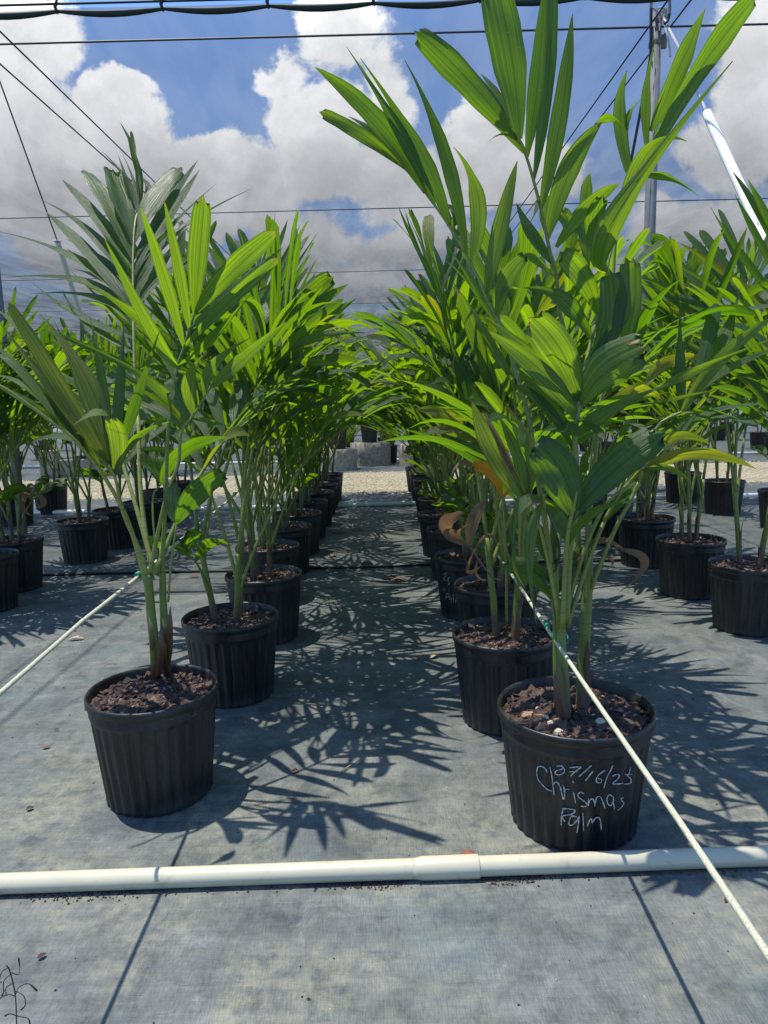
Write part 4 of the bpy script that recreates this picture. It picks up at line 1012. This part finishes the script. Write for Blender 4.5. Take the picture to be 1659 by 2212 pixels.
hero_frond(tB, 'frond', [('R8', 775, 1500, y-.01), ('R8', 755, 1280, y-.02), ('R8', 742, 1000, y-.03), ('R8', 735, 930, y-.03)], [
    ('R8', 752, 1280, 560, 1110, 352, 1043, 110, y-.02, y-.04, 'point', 0, 0, .2, .6),
    ('R8', 750, 1170, 610, 1040, 425, 975, 85, y-.02, y+.02, 'point', 0, 0, .2, .6),
    ('R8', 740, 1060, 680, 860, 560, 660, 125, y-.03, y-.0, 'point', 0, 0, .1, .6),
    ('R8', 745, 1100, 770, 920, 745, 700, 90, y-.03, y+.02, 'point', 0, 0, .1, -.6),
    ('R8', 755, 1260, 870, 1080, 960, 860, 70, y-.02, y+.02, 'point', 0, 0, .2, -.6)], .0045, .002, (.1, 0, .5))
# dead leaves of the front right palm
hero_frond(tB, 'dead_leaf', [], [
    ('R8', 930, 1050, 1080, 850, 1330, 960, 55, y+.02, y+.0, 'point', 0, 1.4, .6, .5),
    ('R8', 1260, 920, 1440, 1020, 1240, 1240, 75, y, y-.02, 'tail', 0, 1.4, .9, .4),
    ('R8', 1040, 960, 1200, 1000, 1090, 1110, 26, y+.02, y+.02, 'tail', 0, 1.4, .5, .4),
    ('R8', 890, 860, 880, 1050, 860, 1280, 60, y+.03, y+.03, 'point', 0, 1.4, .6, .3)])
# curled dead leaves on the second palm of this row
t2 = palms[('B', 1)]; y2 = t2.location.y
def extra(t, *a, **k):
    mbk = hero_frond(t, *a, **k); mbk.matrix_parent_inverse = Matrix.Rotation(-t.rotation_euler.z, 4, 'Z'); return mbk
yd = y2 - .13
extra(t2, 'dead_leaf', [('R8', 150, 900, yd), ('R8', 290, 1100, yd), ('R8', 380, 1150, yd)], [
    ('R8', 160, 890, -30, 760, 120, 640, 95, yd, yd-.05, 'broad', 0, 1.4, .8, .2),
    ('R8', 60, 915, -60, 740, 80, 640, 60, yd-.04, yd-.06, 'point', 0, 1.4, .3, .6),
    ('R8', 150, 905, 60, 800, 170, 720, 36, yd, yd-.02, 'tail', 0, 1.4, .8, .5),
    ('R8', 250, 850, 170, 700, 280, 540, 105, yd, yd+.02, 'point', 0, 1.4, .2, .2),
    ('R8', 280, 1000, 130, 1080, 190, 900, 30, yd, yd-.02, 'point', 0, 1.4, .8, .4),
    ('R8', 190, 910, 280, 810, 360, 920, 26, yd, yd-.02, 'point', 0, 1.4, .8, .4),
    ('R8', 165, 1020, 200, 1110, 300, 1145, 24, yd-.02, yd-.02, 'tail', 0, 1.4, .8, .4)], .003, .0015, (0, 1, .5))
yd = y2 - .36
extra(t2, 'frond', [('R8', 420, 1500, y2-.1), ('R8', 410, 900, yd), ('R8', 385, 530, yd-.03)], [
    ('R8', 385, 525, 300, 350, 150, 300, 95, yd-.03, yd-.06, 'blunt', 1.3, 0, 1, .1),
    ('R8', 200, 320, 90, 280, 5, 370, 45, yd-.05, yd-.08, 'tail', .8, .8, .8, .2),
    ('R8', 400, 520, 430, 490, 450, 440, 28, yd-.03, yd-.03, 'point', 1.3, .1, 1, .1)], .004, .002, (.2, 0, .5))
t3 = palms[('D', 1)]; y3 = t3.location.y
extra(t3, 'dead_leaf', [], [('K4', 95, 470, 120, 395, 150, 400, 30, y3, y3-.02, 'broad', 0, 1.4, .3, .3), ('K4', 145, 398, 190, 440, 150, 470, 26, y3-.02, y3-.03, 'point', 0, 1.4, .3, .3), ('K4', 100, 450, 120, 490, 148, 500, 10, y3-.02, y3-.03, 'tail', 0, 1.4, .3, .3)])

# fronds of the palms behind that reach into clear view
t4 = palms[('C', 1)]; q = t4.location.y
extra(t4, 'frond', [('RC', 760, 2500, q), ('RC', 700, 1900, q), ('RC', 685, 1350, q), ('RC', 688, 900, q), ('RC', 680, 760, q), ('RC', 672, 640, q)], [
    ('RC', 685, 1300, 420, 1020, 95, 840, 80, q, q, 'point', 0, 0, .8), ('RC', 685, 1180, 420, 960, 150, 780, 70, q, q, 'point', 0, 0, .6),
    ('RC', 685, 1180, 390, 850, 140, 560, 90, q, q, 'point', 0, 0, .7), ('RC', 688, 1020, 420, 740, 175, 455, 90, q, q, 'point', 0, 0, .7),
    ('RC', 688, 940, 430, 640, 222, 380, 95, q, q, 'point', 0, 0, .8), ('RC', 685, 870, 480, 560, 300, 295, 85, q, q, 'blunt', 0, 0, .6),
    ('RC', 682, 800, 500, 500, 340, 260, 85, q, q, 'blunt', 0, 0, .7), ('RC', 680, 760, 560, 460, 425, 200, 130, q, q, 'blunt', 0, 0, .8),
    ('RC', 676, 680, 650, 500, 615, 330, 60, q, q, 'point', 0, 0, .5), ('RC', 680, 760, 760, 450, 845, 185, 190, q, q, 'blunt', 0, 0, .8),
    ('RC', 686, 870, 900, 560, 1130, 240, 130, q, q, 'blunt', 0, 0, .8), ('RC', 690, 960, 880, 720, 1080, 500, 90, q, q, 'point', 0, 0, .7),
    ('RC', 690, 1060, 880, 800, 1060, 620, 80, q, q, 'point', 0, 0, .6), ('RC', 690, 980, 800, 1000, 860, 1200, 150, q, q-.05, 'blunt', 0, 0, .9)], .006, .002, (.3, 0, .5), lean=-.25)
t5 = palms[('A', 2)]; q = t5.location.y
extra(t5, 'frond', [('R2', 800, 2150, q), ('R2', 900, 1750, q), ('R2', 960, 1400, q), ('R2', 1000, 1230, q), ('R2', 1040, 1060, q), ('R2', 1060, 980, q)], [
    ('R2', 1055, 1000, 1000, 800, 1022, 598, 120, q, q, 'blunt', 0, 0, .9), ('R2', 1050, 1040, 1180, 880, 1366, 738, 165, q, q, 'blunt', 0, 0, .9, .1),
    ('R2', 1035, 1110, 1220, 960, 1462, 805, 90, q, q, 'point', 0, 0, .8), ('R2', 1010, 1210, 1240, 1080, 1516, 913, 90, q, q, 'point', 0, 0, .8),
    ('R2', 1010, 1200, 940, 1080, 840, 760, 80, q, q, 'point', 0, 0, .7), ('R2', 960, 1400, 1200, 1290, 1500, 1370, 60, q, q-.05, 'tail', 0, 0, .8)], .006, .002, (.2, 0, .5), lean=-.2)
t6 = palms[('A', 1)]; q = t6.location.y
extra(t6, 'frond', [('R2', 520, 2300, q), ('R2', 640, 1900, q), ('R2', 700, 1690, q-.02), ('R2', 790, 1510, q-.04), ('R2', 920, 1370, q-.06), ('R2', 1000, 1300, q-.06)], [
    ('R2', 980, 1320, 1250, 1190, 1614, 1165, 75, q, q-.06, 'tail', .02, 0, .95), ('R2', 820, 1480, 1080, 1385, 1400, 1405, 90, q, q-.06, 'point', .02, 0, .95),
    ('R2', 860, 1430, 980, 1350, 1152, 1288, 85, q, q-.05, 'blunt', .1, 0, .7), ('R2', 780, 1540, 800, 1400, 868, 1225, 70, q, q, 'point', 0, 0, 1),
    ('R2', 700, 1660, 690, 1490, 770, 1385, 90, q, q, 'blunt', .02, 0, 1), ('R2', 820, 1500, 850, 1370, 960, 1250, 130, q, q+.05, 'blunt', 0, 0, .5, .6),
    ('R2', 670, 1740, 600, 1600, 520, 1480, 70, q, q, 'point', 0, 0, .9), ('R2', 760, 1580, 960, 1480, 1200, 1520, 50, q, q-.05, 'tail', 0, 0, .9)], .006, .002, (.2, 0, .5), lean=-.2)
extra(t6, 'frond', [('R2', 480, 2300, q), ('R2', 560, 1700, q+.02), ('R2', 640, 1350, q+.04), ('R2', 700, 1200, q+.05)], [
    ('R2', 690, 1210, 880, 980, 1062, 738, 125, q, q+.05, 'point', 0, 0, .2, -.6), ('R2', 690, 1230, 920, 1040, 1090, 810, 140, q, q+.05, 'blunt', 0, .05, .3, -.6),
    ('R2', 640, 1350, 800, 1020, 860, 900, 70, q, q+.1, 'point', 0, 0, .1, -.6), ('R2', 620, 1400, 600, 1080, 740, 880, 70, q, q+.1, 'tail', 0, 0, .2, -.5),
    ('R2', 600, 1520, 480, 1300, 600, 1020, 90, q, q+.05, 'point', 0, 0, .1, .5)], .006, .002, (.2, 0, .5), lean=.3)
q = palms[('B', 2)].location.y
extra(palms[('B', 2)], 'frond', [('R6', 420, 2000, q), ('R6', 360, 1300, q), ('R6', 300, 800, q+.02), ('R6', 270, 540, q+.04), ('R6', 240, 380, q+.05)], [
    ('R6', 280, 570, 110, 300, -20, -10, 62, q, q, 'point', 0, 0, .1, .5), ('R6', 270, 500, 150, 230, 45, -60, 60, q, q, 'point', 0, 0, .1, .4),
    ('R6', 250, 420, 210, 180, 150, -100, 75, q, q, 'blunt', 0, 0, .1, .4), ('R6', 250, 400, 290, 200, 300, -20, 70, q, q, 'blunt', 0, 0, .1, -.5),
    ('R6', 290, 700, 130, 480, -10, 170, 75, q, q, 'point', 0, 0, .5, .5), ('R6', 300, 800, 120, 560, -80, 330, 80, q, q, 'point', 0, 0, .5, .5),
    ('R6', 310, 900, 90, 760, -130, 640, 60, q, q, 'tail', 0, 0, .7, .3), ('R6', 320, 980, 60, 880, -200, 800, 70, q, q, 'tail', 0, 0, .5, .3)], .006, .002, (.2, 0, .5), lean=.35)
q = palms[('B', 1)].location.y
extra(palms[('B', 1)], 'frond', [('R8', 400, 1000, q), ('R6', 480, 1500, q), ('R6', 490, 1150, q), ('R6', 500, 950, q)], [
    ('R6', 485, 1130, 370, 700, 212, 270, 95, q, q, 'blunt', 0, 0, .9), ('R6', 490, 1120, 450, 760, 430, 440, 80, q, q, 'point', 0, 0, 1),
    ('R6', 500, 1100, 560, 760, 655, 385, 85, q, q, 'blunt', 0, 0, .9), ('R6', 500, 1050, 530, 760, 530, 460, 70, q, q, 'point', 0, 0, .8),
    ('R6', 480, 1200, 420, 900, 330, 620, 80, q, q, 'point', 0, 0, .7)], .006, .002, (.3, 0, .5), lean=-.2)
extra(palms[('B', 1)], 'frond', [('R8', 395, 1000, q), ('R6', 440, 1500, q-.02), ('R6', 380, 1280, q-.04), ('R6', 250, 1180, q-.05)], [
    ('R6', 270, 1195, 120, 1090, -60, 1060, 100, q, q-.08, 'point', .45, .05, .9, .3), ('R6', 250, 1180, 60, 1200, -130, 1250, 60, q, q-.05, 'tail', .3, .15, .9, .3),
    ('R6', 400, 1310, 260, 1230, 120, 1215, 75, q, q-.05, 'point', .2, .22, .9), ('R6', 330, 1130, 260, 880, 140, 680, 110, q, q, 'point', 0, 0, .0, .5),
    ('R6', 340, 1130, 160, 980, -40, 870, 70, q, q, 'point', 0, 0, .5, .4), ('R6', 420, 1400, 300, 1300, 80, 1290, 55, q, q-.05, 'tail', .1, 0, .9)], .005, .002, (.3, 0, .5))

# ------------------------------------------------------------------ handwriting on the pots
def on_pot(px, py, c, psc=1.0, lift=.0013):
    d = ray(px, py); o = CAM; best = None; s = .3
    prev = None
    for i in range(1400):
        s = (c.y-.30)/d.y + i*.00025; p = o + d*s
        if 0 < p.z < PH:
            rr_ = math.hypot(p.x-c.x, p.y-c.y); a_ = math.atan2(p.y-c.y, p.x-c.x)
            if rr_ <= max(pot_r(p.z, a_-PRZ+e_) for e_ in (-.03, -.015, 0, .015, .03))*psc + lift: return p
    return None
PRZ = 0.0
def strokes(t, pot, cen, k, lines, r, name='handwriting', pr=0):
    global PRZ
    PRZ = pot.rotation_euler.z + t.rotation_euler.z; mb = MB()
    for ln in lines:
        pp = smooth_path([Vector((x, y_, 0)) for x, y_ in ln], 4) if len(ln) > 2 else [Vector((*ln[0], 0)), Vector((*ln[1], 0))]
        w = [on_pot(*C(k, p.x, p.y), cen, pot.scale.x) for p in pp]; w = [p for p in w if p]
        if len(w) > 1: tube(mb, w, [r*hr.uniform(.45, 1.25) for _ in w], 6)
    mb.v = [tuple(Matrix.Rotation(-t.rotation_euler.z, 3, 'Z') @ (Vector(v)-Vector(t.location))) for v in mb.v]
    o = mb.build(name, M_CHALK, None); o.parent = pot
    o.rotation_euler.z = -pot.rotation_euler.z; o.scale = (1/pot.scale.x, 1/pot.scale.y, 1); kid(o, pot); return o
TX = [  # Christmas-palm note, copied stroke by stroke
    [(245, 1075), (225, 1035), (175, 1010), (140, 1025), (130, 1090), (145, 1150), (180, 1200), (240, 1260), (293, 1285)],
    [(275, 1020), (295, 1100), (308, 1200), (322, 1325)], [(310, 1215), (335, 1185), (365, 1195), (390, 1240), (405, 1300), (420, 1375)],
    [(420, 1215), (440, 1300), (425, 1375)], [(430, 1290), (450, 1265), (490, 1265)], [(435, 1375), (440, 1300), (432, 1240)],
    [(525, 1175), (540, 1190)], [(538, 1295), (548, 1350), (560, 1418)],
    [(655, 1315), (620, 1298), (588, 1315), (592, 1350), (640, 1385), (685, 1425), (665, 1455), (615, 1450)],
    [(705, 1365), (700, 1400), (700, 1445)], [(700, 1450), (712, 1395), (740, 1370), (765, 1395), (775, 1450)], [(775, 1420), (795, 1355), (830, 1345), (860, 1400), (885, 1475)],
    [(975, 1350), (935, 1325), (908, 1360), (915, 1420), (945, 1445), (975, 1400), (978, 1345)], [(978, 1350), (975, 1400), (990, 1485)],
    [(1085, 1355), (1065, 1365), (1070, 1390), (1092, 1415), (1075, 1455), (1030, 1495)],
    [(420, 1490), (405, 1560), (400, 1660)], [(415, 1480), (480, 1480), (560, 1500), (500, 1545), (420, 1555)], [(415, 1560), (420, 1590), (440, 1620)],
    [(575, 1570), (520, 1560), (495, 1600), (488, 1655), (530, 1655), (580, 1600), (600, 1560)], [(600, 1565), (590, 1650), (575, 1745)],
    [(640, 1530), (645, 1630), (650, 1728)],
    [(690, 1670), (715, 1610), (735, 1590), (745, 1640)], [(742, 1640), (775, 1590), (810, 1575), (835, 1610), (845, 1715)],
    [(350, 1010), (400, 1005), (438, 1045), (425, 1085), (370, 1105), (335, 1090), (350, 1060), (430, 1035)],
    [(495, 1025), (560, 1020), (618, 1020), (560, 1065), (505, 1115)], [(490, 1070), (580, 1068)], [(735, 1000), (670, 1060), (600, 1122)],
    [(752, 1065), (715, 1110), (670, 1168)], [(880, 1055), (820, 1100), (790, 1150), (800, 1190), (840, 1190), (845, 1155), (810, 1145)],
    [(972, 1000), (945, 1060), (900, 1150), (875, 1248)], [(968, 1120), (1010, 1100), (1045, 1110), (1020, 1155), (970, 1200), (1020, 1205), (1085, 1198)],
    [(1168, 1025), (1150, 1090), (1130, 1120)], [(1105, 1100), (1185, 1098)], [(1130, 1110), (1170, 1150), (1165, 1195), (1095, 1210)]]
strokes(tB, potB, cB, 'T', TX, .0013)
tC = palms[('B', 3)]; potC = [o for o in KIDS[tC.name] if o.name.startswith('pot') and not o.name.startswith('potting')][0]
strokes(tC, potC, Vector(tC.location), 'S', [
    [(565, 930), (590, 915), (585, 945), (566, 960), (590, 985)], [(618, 950), (605, 975), (620, 1000), (606, 1012)],
    [(572, 1040), (576, 1075)], [(562, 1058), (588, 1054)], [(590, 1150), (592, 1095), (612, 1090), (606, 1115), (594, 1120)],
    [(632, 1105), (615, 1118), (618, 1138), (634, 1125), (634, 1165)], [(648, 1095), (652, 1160)], [(668, 1165), (672, 1130), (685, 1125), (692, 1165)]], .0013)

# stones lying on the soil of the chalk marked pot
for (px, py, s) in ((1180, 1552, .010), (1160, 1530, .006), (1190, 1562, .0075), (1206, 1582, .011), (1297, 1562, .014), (1190, 1518, .006)):
    mb = MB(); n1 = 7; vs = []; fs = []; sr = random.Random(px)
    g = G(px, py, .268)
    for z, rr_ in ((-.5, .6), (-.1, 1), (.4, .85), (.75, .4)):
        for k in range(n1):
            a = 6.283*k/n1; vs.append((s*rr_*math.cos(a)*sr.uniform(.8, 1.25), s*rr_*math.sin(a)*sr.uniform(.75, 1.1), s*z))
    for j in range(3):
        for k in range(n1): fs.append((j*n1+k, j*n1+(k+1) % n1, (j+1)*n1+(k+1) % n1, (j+1)*n1+k))
    fs += [tuple(3*n1+k for k in range(n1)), tuple(range(n1))[::-1]]; mb.add(vs, fs)
    o = mb.build('stone', M_PEB, tB, smooth=False); o.location = g - cB; kid(o, tB)
# ------------------------------------------------------------------ litter
def litter(px, py, L, w, rz, label, mt=M_DRY, name='dry_leaf', cat='dry leaf', curl=.35, grp='dry leaves on the ground cloth'):
    g = G(px, py, 0); mb = MB(); sr = random.Random(int(px*3+py)); n = 9; vs = []; fs = []
    for i in range(n+1):
        t = i/n; ww = w*.5*math.sin(math.pi*min(1, .06+t*.92))**.7*(1+.25*math.sin(t*23+px))
        for s in (-1, -.4, .3, 1):
            q = Vector(((t-.5)*L, s*ww, .003 + abs(s)*ww*curl + L*.10*math.sin(t*3.3)**2*(.5+.5*math.sin(px)) + sr.uniform(0, .0015)))
            vs.append(Matrix.Rotation(rz, 3, 'Z') @ q)
    for i in range(n):
        for k in range(3): a = i*4+k; fs.append((a, a+1, a+5, a+4))
    mb.add(vs, fs); o = mb.build(name, mt); o.location = (g.x, g.y, .006 if g.y > YS else .001)
    so = o.modifiers.new('thick', 'SOLIDIFY'); so.thickness = .0012
    tag(o, label, cat, grp); return o
M_DRY2 = simple('red_dry_leaf', (.22, .085, .05), .8, nscale=30, var=.4, bump=.5)
M_DRY3 = simple('pale_dry_leaf', (.42, .31, .20), .85, nscale=30, var=.3, bump=.5)
M_DARKB = simple('dark_bark', (.06, .035, .03), .9, nscale=40, var=.5, bump=.7)
L_ = [(421, 1247, .055, .024, .1, 'small red-brown dry leaf alone on the cloth left of the second pot, centre left', M_DRY2), (165, 1383, .07, .022, .2, 'pale tan dry leaf on the shaded cloth at the left', M_DRY3),
      (937, 1421, .045, .026, .8, 'pale peeling bark flake in the sunlit middle aisle', M_DRY3), (845, 1252, .12, .045, -.3, 'dark brown leaf lying just before the dark strip in the middle aisle', M_DARKB),
      (862, 1256, .10, .035, -.2, 'brown dry leaf beside the dark one before the dark strip', M_DRY2), (792, 1222, .075, .035, .1, 'dark crumpled leaf lying on the dark strip across the cloth', M_DARKB),
      (718, 1206, .07, .04, .7, 'crumpled brown leaf catching light left in the aisle', M_DRY), (830, 1171, .085, .03, .2, 'two-lobed dry leaf on the lit side of the aisle', M_DRY3),
      (835, 1151, .12, .035, .2, 'shredded pale straw coloured leaf in the aisle', M_DRY3), (770, 1147, .11, .03, .3, 'pale edged dry leaf in the middle of the aisle', M_DRY), (735, 1153, .13, .03, .0, 'long flat dry leaf left in the aisle', M_DRY),
      (757, 1128, .10, .03, .1, 'curved dry leaf near the far end of the aisle', M_DRY), (878, 1113, .07, .03, .0, 'small pale dry leaf near the far white pipe', M_DRY3), (862, 1091, .08, .05, 0, 'orange dry leaf lying against the far white pipe', M_DRY2),
      (798, 1094, .06, .04, 0, 'brown dry leaf by the left part of the far white pipe', M_DRY2), (1012, 1850, .034, .018, .1, 'reddish bark piece behind the coupling of the near pipe', M_DRY2),
      (637, 1669, .022, .013, .4, 'small brown bark chip in the shadow right of the front left pot', M_DRY2), (100, 1617, .022, .014, .5, 'small reddish bark chip at the left of the front left pot', M_DRY2),
      (122, 1579, .016, .008, .3, 'tiny dark chip left of the front left pot, behind the reddish one', M_DARKB), (65, 1750, .018, .014, .6, 'small dark curled flake left of the front left pot', M_DARKB),
      (168, 2040, .014, .009, .8, 'tiny dark brown seed husk before the pipe at the left', M_DARKB), (1567, 1948, .010, .005, .8, 'tiny red-brown husk before the pipe at the right', M_DARKB)]
L_[20] = (91, 2070, .016, .010, .8, 'tiny dark brown seed husk before the pipe at the left', M_DARKB)
for (px, py, L, w, rz, lab, mt) in L_: litter(px, py, L, w, rz, lab, mt)
# straw on the cloth
mb = MB(); a, b = G(732, 1670, .004), G(782, 1640, .006); tube(mb, [a, a.lerp(b, .5)+Vector((0, 0, .003)), b], .0014, 5)
tag(mb.build('straw', M_DRY3), 'thin dry straw lying in the leaf shadow in the middle aisle', 'straw')

# sprouts along the near pipe
M_WEED = simple('weed_leaf', (.16, .26, .04), .6, nscale=60, var=.3)
def sprout(px, py, n, s, lab):
    g = G(px, py, 0); t = empty('sprout', g); sr = random.Random(px)
    for i in range(n):
        mb = MB(); a = sr.random()*6.28; d = Vector((math.cos(a), math.sin(a), .0)); b = Vector((sr.gauss(0, s*.7), sr.gauss(0, s*.2), .001)); hgt = s*sr.uniform(.6, 1.6)
        tube(mb, [b, b+Vector((0, 0, hgt))], .0006, 4)
        for sg in (-1, 1): leaf(mb, b+Vector((0, 0, hgt)), b+Vector((0, 0, hgt+.002))+d*sg*s*.5, b+Vector((0, 0, hgt))+d*sg*s, s*.6, Z, 'point', .1, 4, (0, 0, .8), rng=sr)
        kid(mb.build('stalk', M_WEED, t), t)
    tag(t, lab, 'weed', 'weeds along the near pipe')
sprout(632, 1886, 2, .008, 'tiny bright sprout against the near pipe, left of the coupling')
sprout(1080, 1862, 7, .008, 'small weed clump against the near pipe, right of the coupling')
# dried weed in the lower left corner
t = empty('dried_weed', G(38, 2300, 0)); base = G(38, 2300, 0); yb = base.y
mb = MB(); tube(mb, smooth_path([base, P(36, 2215, yb), P(33, 2150, yb), P(22, 2100, yb), P(14, 2085, yb)], 5), [.0016, .0016, .0014, .0012, .001, .001, .001, .001, .001, .001, .001, .001, .001, .001, .001, .001, .001, .001, .001, .001, .001], 6)
kids(mb, 'stalk', M_DARKB, t)
for ln in ([(33, 2150), (42, 2132), (62, 2125), (80, 2140)], [(33, 2152), (15, 2148), (-5, 2160)], [(30, 2140), (50, 2150), (55, 2170), (45, 2182)], [(22, 2100), (40, 2105), (42, 2085), (40, 2070)], [(22, 2105), (8, 2120), (8, 2142), (4, 2150)], [(18, 2090), (4, 2100), (-4, 2125)], [(38, 2195), (22, 2190), (10, 2195)], [(38, 2195), (60, 2200), (65, 2212)], [(26, 2125), (12, 2135), (14, 2150)]):
    mb = MB(); pts = smooth_path([P(x, y_, yb+hr.uniform(-.01, .01)) for x, y_ in ln], 4); n = len(pts)
    tube(mb, pts, [.0007+.0018*max(0, (i/(n-1)-.55)) for i in range(n)], 5); kids(mb, 'twig', M_DARKB, t)
tag(t, 'dried brown weed stalk with curled seed heads in the lower left corner', 'dead weed')

# ------------------------------------------------------------------ sky, clouds, sun
w = bpy.data.worlds.new("World"); sc.world = w; w.use_nodes = True; nt = w.node_tree; nt.nodes.clear(); n = N(nt)
SUN = Vector((-.25, .11, 1)).normalized(); elev = math.asin(SUN.z); azm = math.atan2(SUN.x, SUN.y)
sky = n('ShaderNodeTexSky', sky_type='NISHITA', sun_disc=False, sun_elevation=elev, sun_rotation=azm, air_density=1.0, dust_density=.6, ozone_density=1.6)
dirv = n('ShaderNodeTexCoord').outputs['Generated']
sx = n('ShaderNodeSeparateXYZ', {0: dirv})
ay = n.math('MAXIMUM', n.math('ABSOLUTE', sx.outputs[1]), .08)
uvw = n('ShaderNodeCombineXYZ', {0: n.math('DIVIDE', sx.outputs[0], ay), 1: n.math('DIVIDE', sx.outputs[2], ay), 2: n.math('SIGN', sx.outputs[1])}).outputs[0]
warp = n.noise(uvw, 7.0, 5, .6, sub=1)
wv_ = n('ShaderNodeVectorMath', {0: warp, 1: (.5, .5, .5)}, operation='SUBTRACT').outputs[0]
uvd = n('ShaderNodeVectorMath', {0: wv_, 1: (.13, .13, 0), 2: uvw}, operation='MULTIPLY_ADD').outputs[0]
BL = [(30, 60, 190, 150, 1), (40, 300, 170, 200, .85), (250, 225, 100, 80, 1.35), (215, 330, 120, 120, 1.15), (300, 330, 120, 110, 1.2), (480, 330, 105, 80, 1.25), (400, 420, 150, 130, 1.2), (540, 410, 140, 110, 1.15), (180, 480, 250, 190, .9),
      (740, 60, 105, 110, .7), (615, 150, 75, 50, .65), (700, 260, 120, 100, .85), (840, 190, 80, 130, .55), (740, 370, 180, 90, 1.0), (900, 400, 180, 110, 1.0), (1030, 290, 110, 90, 1.15), (1130, 380, 130, 80, .9),
      (640, 510, 180, 70, .9), (930, 530, 190, 55, .8), (820, 610, 110, 50, 1.0), (1640, 150, 120, 170, .95), (1580, 330, 150, 120, .95), (1560, 490, 220, 80, .9), (1250, 600, 160, 50, .5), (1640, 30, 60, 60, .7), (520, 600, 400, 70, .65)]
acc = None
for (px, py, rx, ry, st) in BL:
    d = ray(px, py); u, v = d.x/d.y, d.z/d.y; k = 1/F/d.y*.86
    dv_ = n('ShaderNodeVectorMath', {0: uvd, 1: (u, v, 1.0)}, operation='SUBTRACT').outputs[0]
    ds = n('ShaderNodeVectorMath', {0: dv_, 1: (1/(rx*k), 1/(ry*k), .5)}, operation='MULTIPLY').outputs[0]
    ln = n('ShaderNodeVectorMath', {0: ds}, operation='LENGTH').outputs['Value']
    b = n.math('MULTIPLY', n.math('SUBTRACT', 1.12, ln), 1.5*st)
    acc = b if acc is None else n('ShaderNodeMath', {0: acc, 1: b, 2: .25}, operation='SMOOTH_MAX').outputs[0]
fb = n.noise(uvw, 6.5, 9, .66, dist=.25); fb2 = n.noise(uvw, 2.2, 6, .6)
genv = n('ShaderNodeVectorMath', {0: dirv, 1: (0, 0, 5.0)}, operation='ADD').outputs[0]
back = n.maprange(n.noise(genv, 2.6, 8, .62), .46, .75, -1.8, .5)
isf = n.maprange(sx.outputs[1], .05, .25)
dens = n('ShaderNodeMix', {0: isf, 2: back, 3: acc}).outputs[0]
fbs = n.noise(n('ShaderNodeVectorMath', {0: uvw, 1: (-.035, .06, 0)}, operation='ADD').outputs[0], 6.5, 9, .66, dist=.25)
dens = n.math('ADD', dens, n.math('MULTIPLY', n.math('SUBTRACT', fb, .5), 2.3))
mask = n.maprange(dens, .05, .42, 0, 1, True)
lit = n.maprange(n.math('SUBTRACT', fb, fbs), -.10, .10, 0, 1)          # billows brighter on the sun side
core = n.maprange(dens, .3, 1.5, 0, 1, True)
shade = n.math('MULTIPLY', core, n.maprange(fb2, .40, .60, .15, .9))
hz = n.maprange(sx.outputs[2], .40, .12, 0, .8)
shade = n.math('MAXIMUM', n.math('MULTIPLY', shade, .30), hz)
shade = n.math('ADD', n.math('MULTIPLY', shade, .8), n.math('MULTIPLY', n.math('SUBTRACT', 1.0, lit), .28), True)
bil = n.maprange(n.noise(uvd, 15, 6, .6), .35, .65, .92, 1.08)
cc = n.mix(shade, (18.5, 18.6, 18.6), (6.6, 6.8, 7.1))
cc = n.mix(1.0, cc, bil, 'MULTIPLY')
skyc = n.mix(1.0, sky.outputs[0], (1.35, 1.75, 2.3), 'MULTIPLY')
colr = n.mix(mask, skyc, cc)
bg = n('ShaderNodeBackground', {0: colr, 1: .085})
n('ShaderNodeOutputWorld', {0: bg.outputs[0]})

sl = bpy.data.lights.new('sun', 'SUN'); sl.energy = 5.0; sl.angle = R(.53); sl.color = (1, .95, .86)
so = bpy.data.objects.new('sun', sl); col.objects.link(so); so.rotation_euler = SUN.to_track_quat('Z', 'Y').to_euler(); so.location = SUN*20

vs_ = sc.view_settings; vs_.view_transform = 'Standard'; vs_.look = 'None'; vs_.exposure = .32; vs_.gamma = 1
cy = sc.cycles
cy.max_bounces = 6; cy.transparent_max_bounces = 16; cy.transmission_bounces = 6; cy.diffuse_bounces = 3; cy.glossy_bounces = 2; cy.use_denoising = True
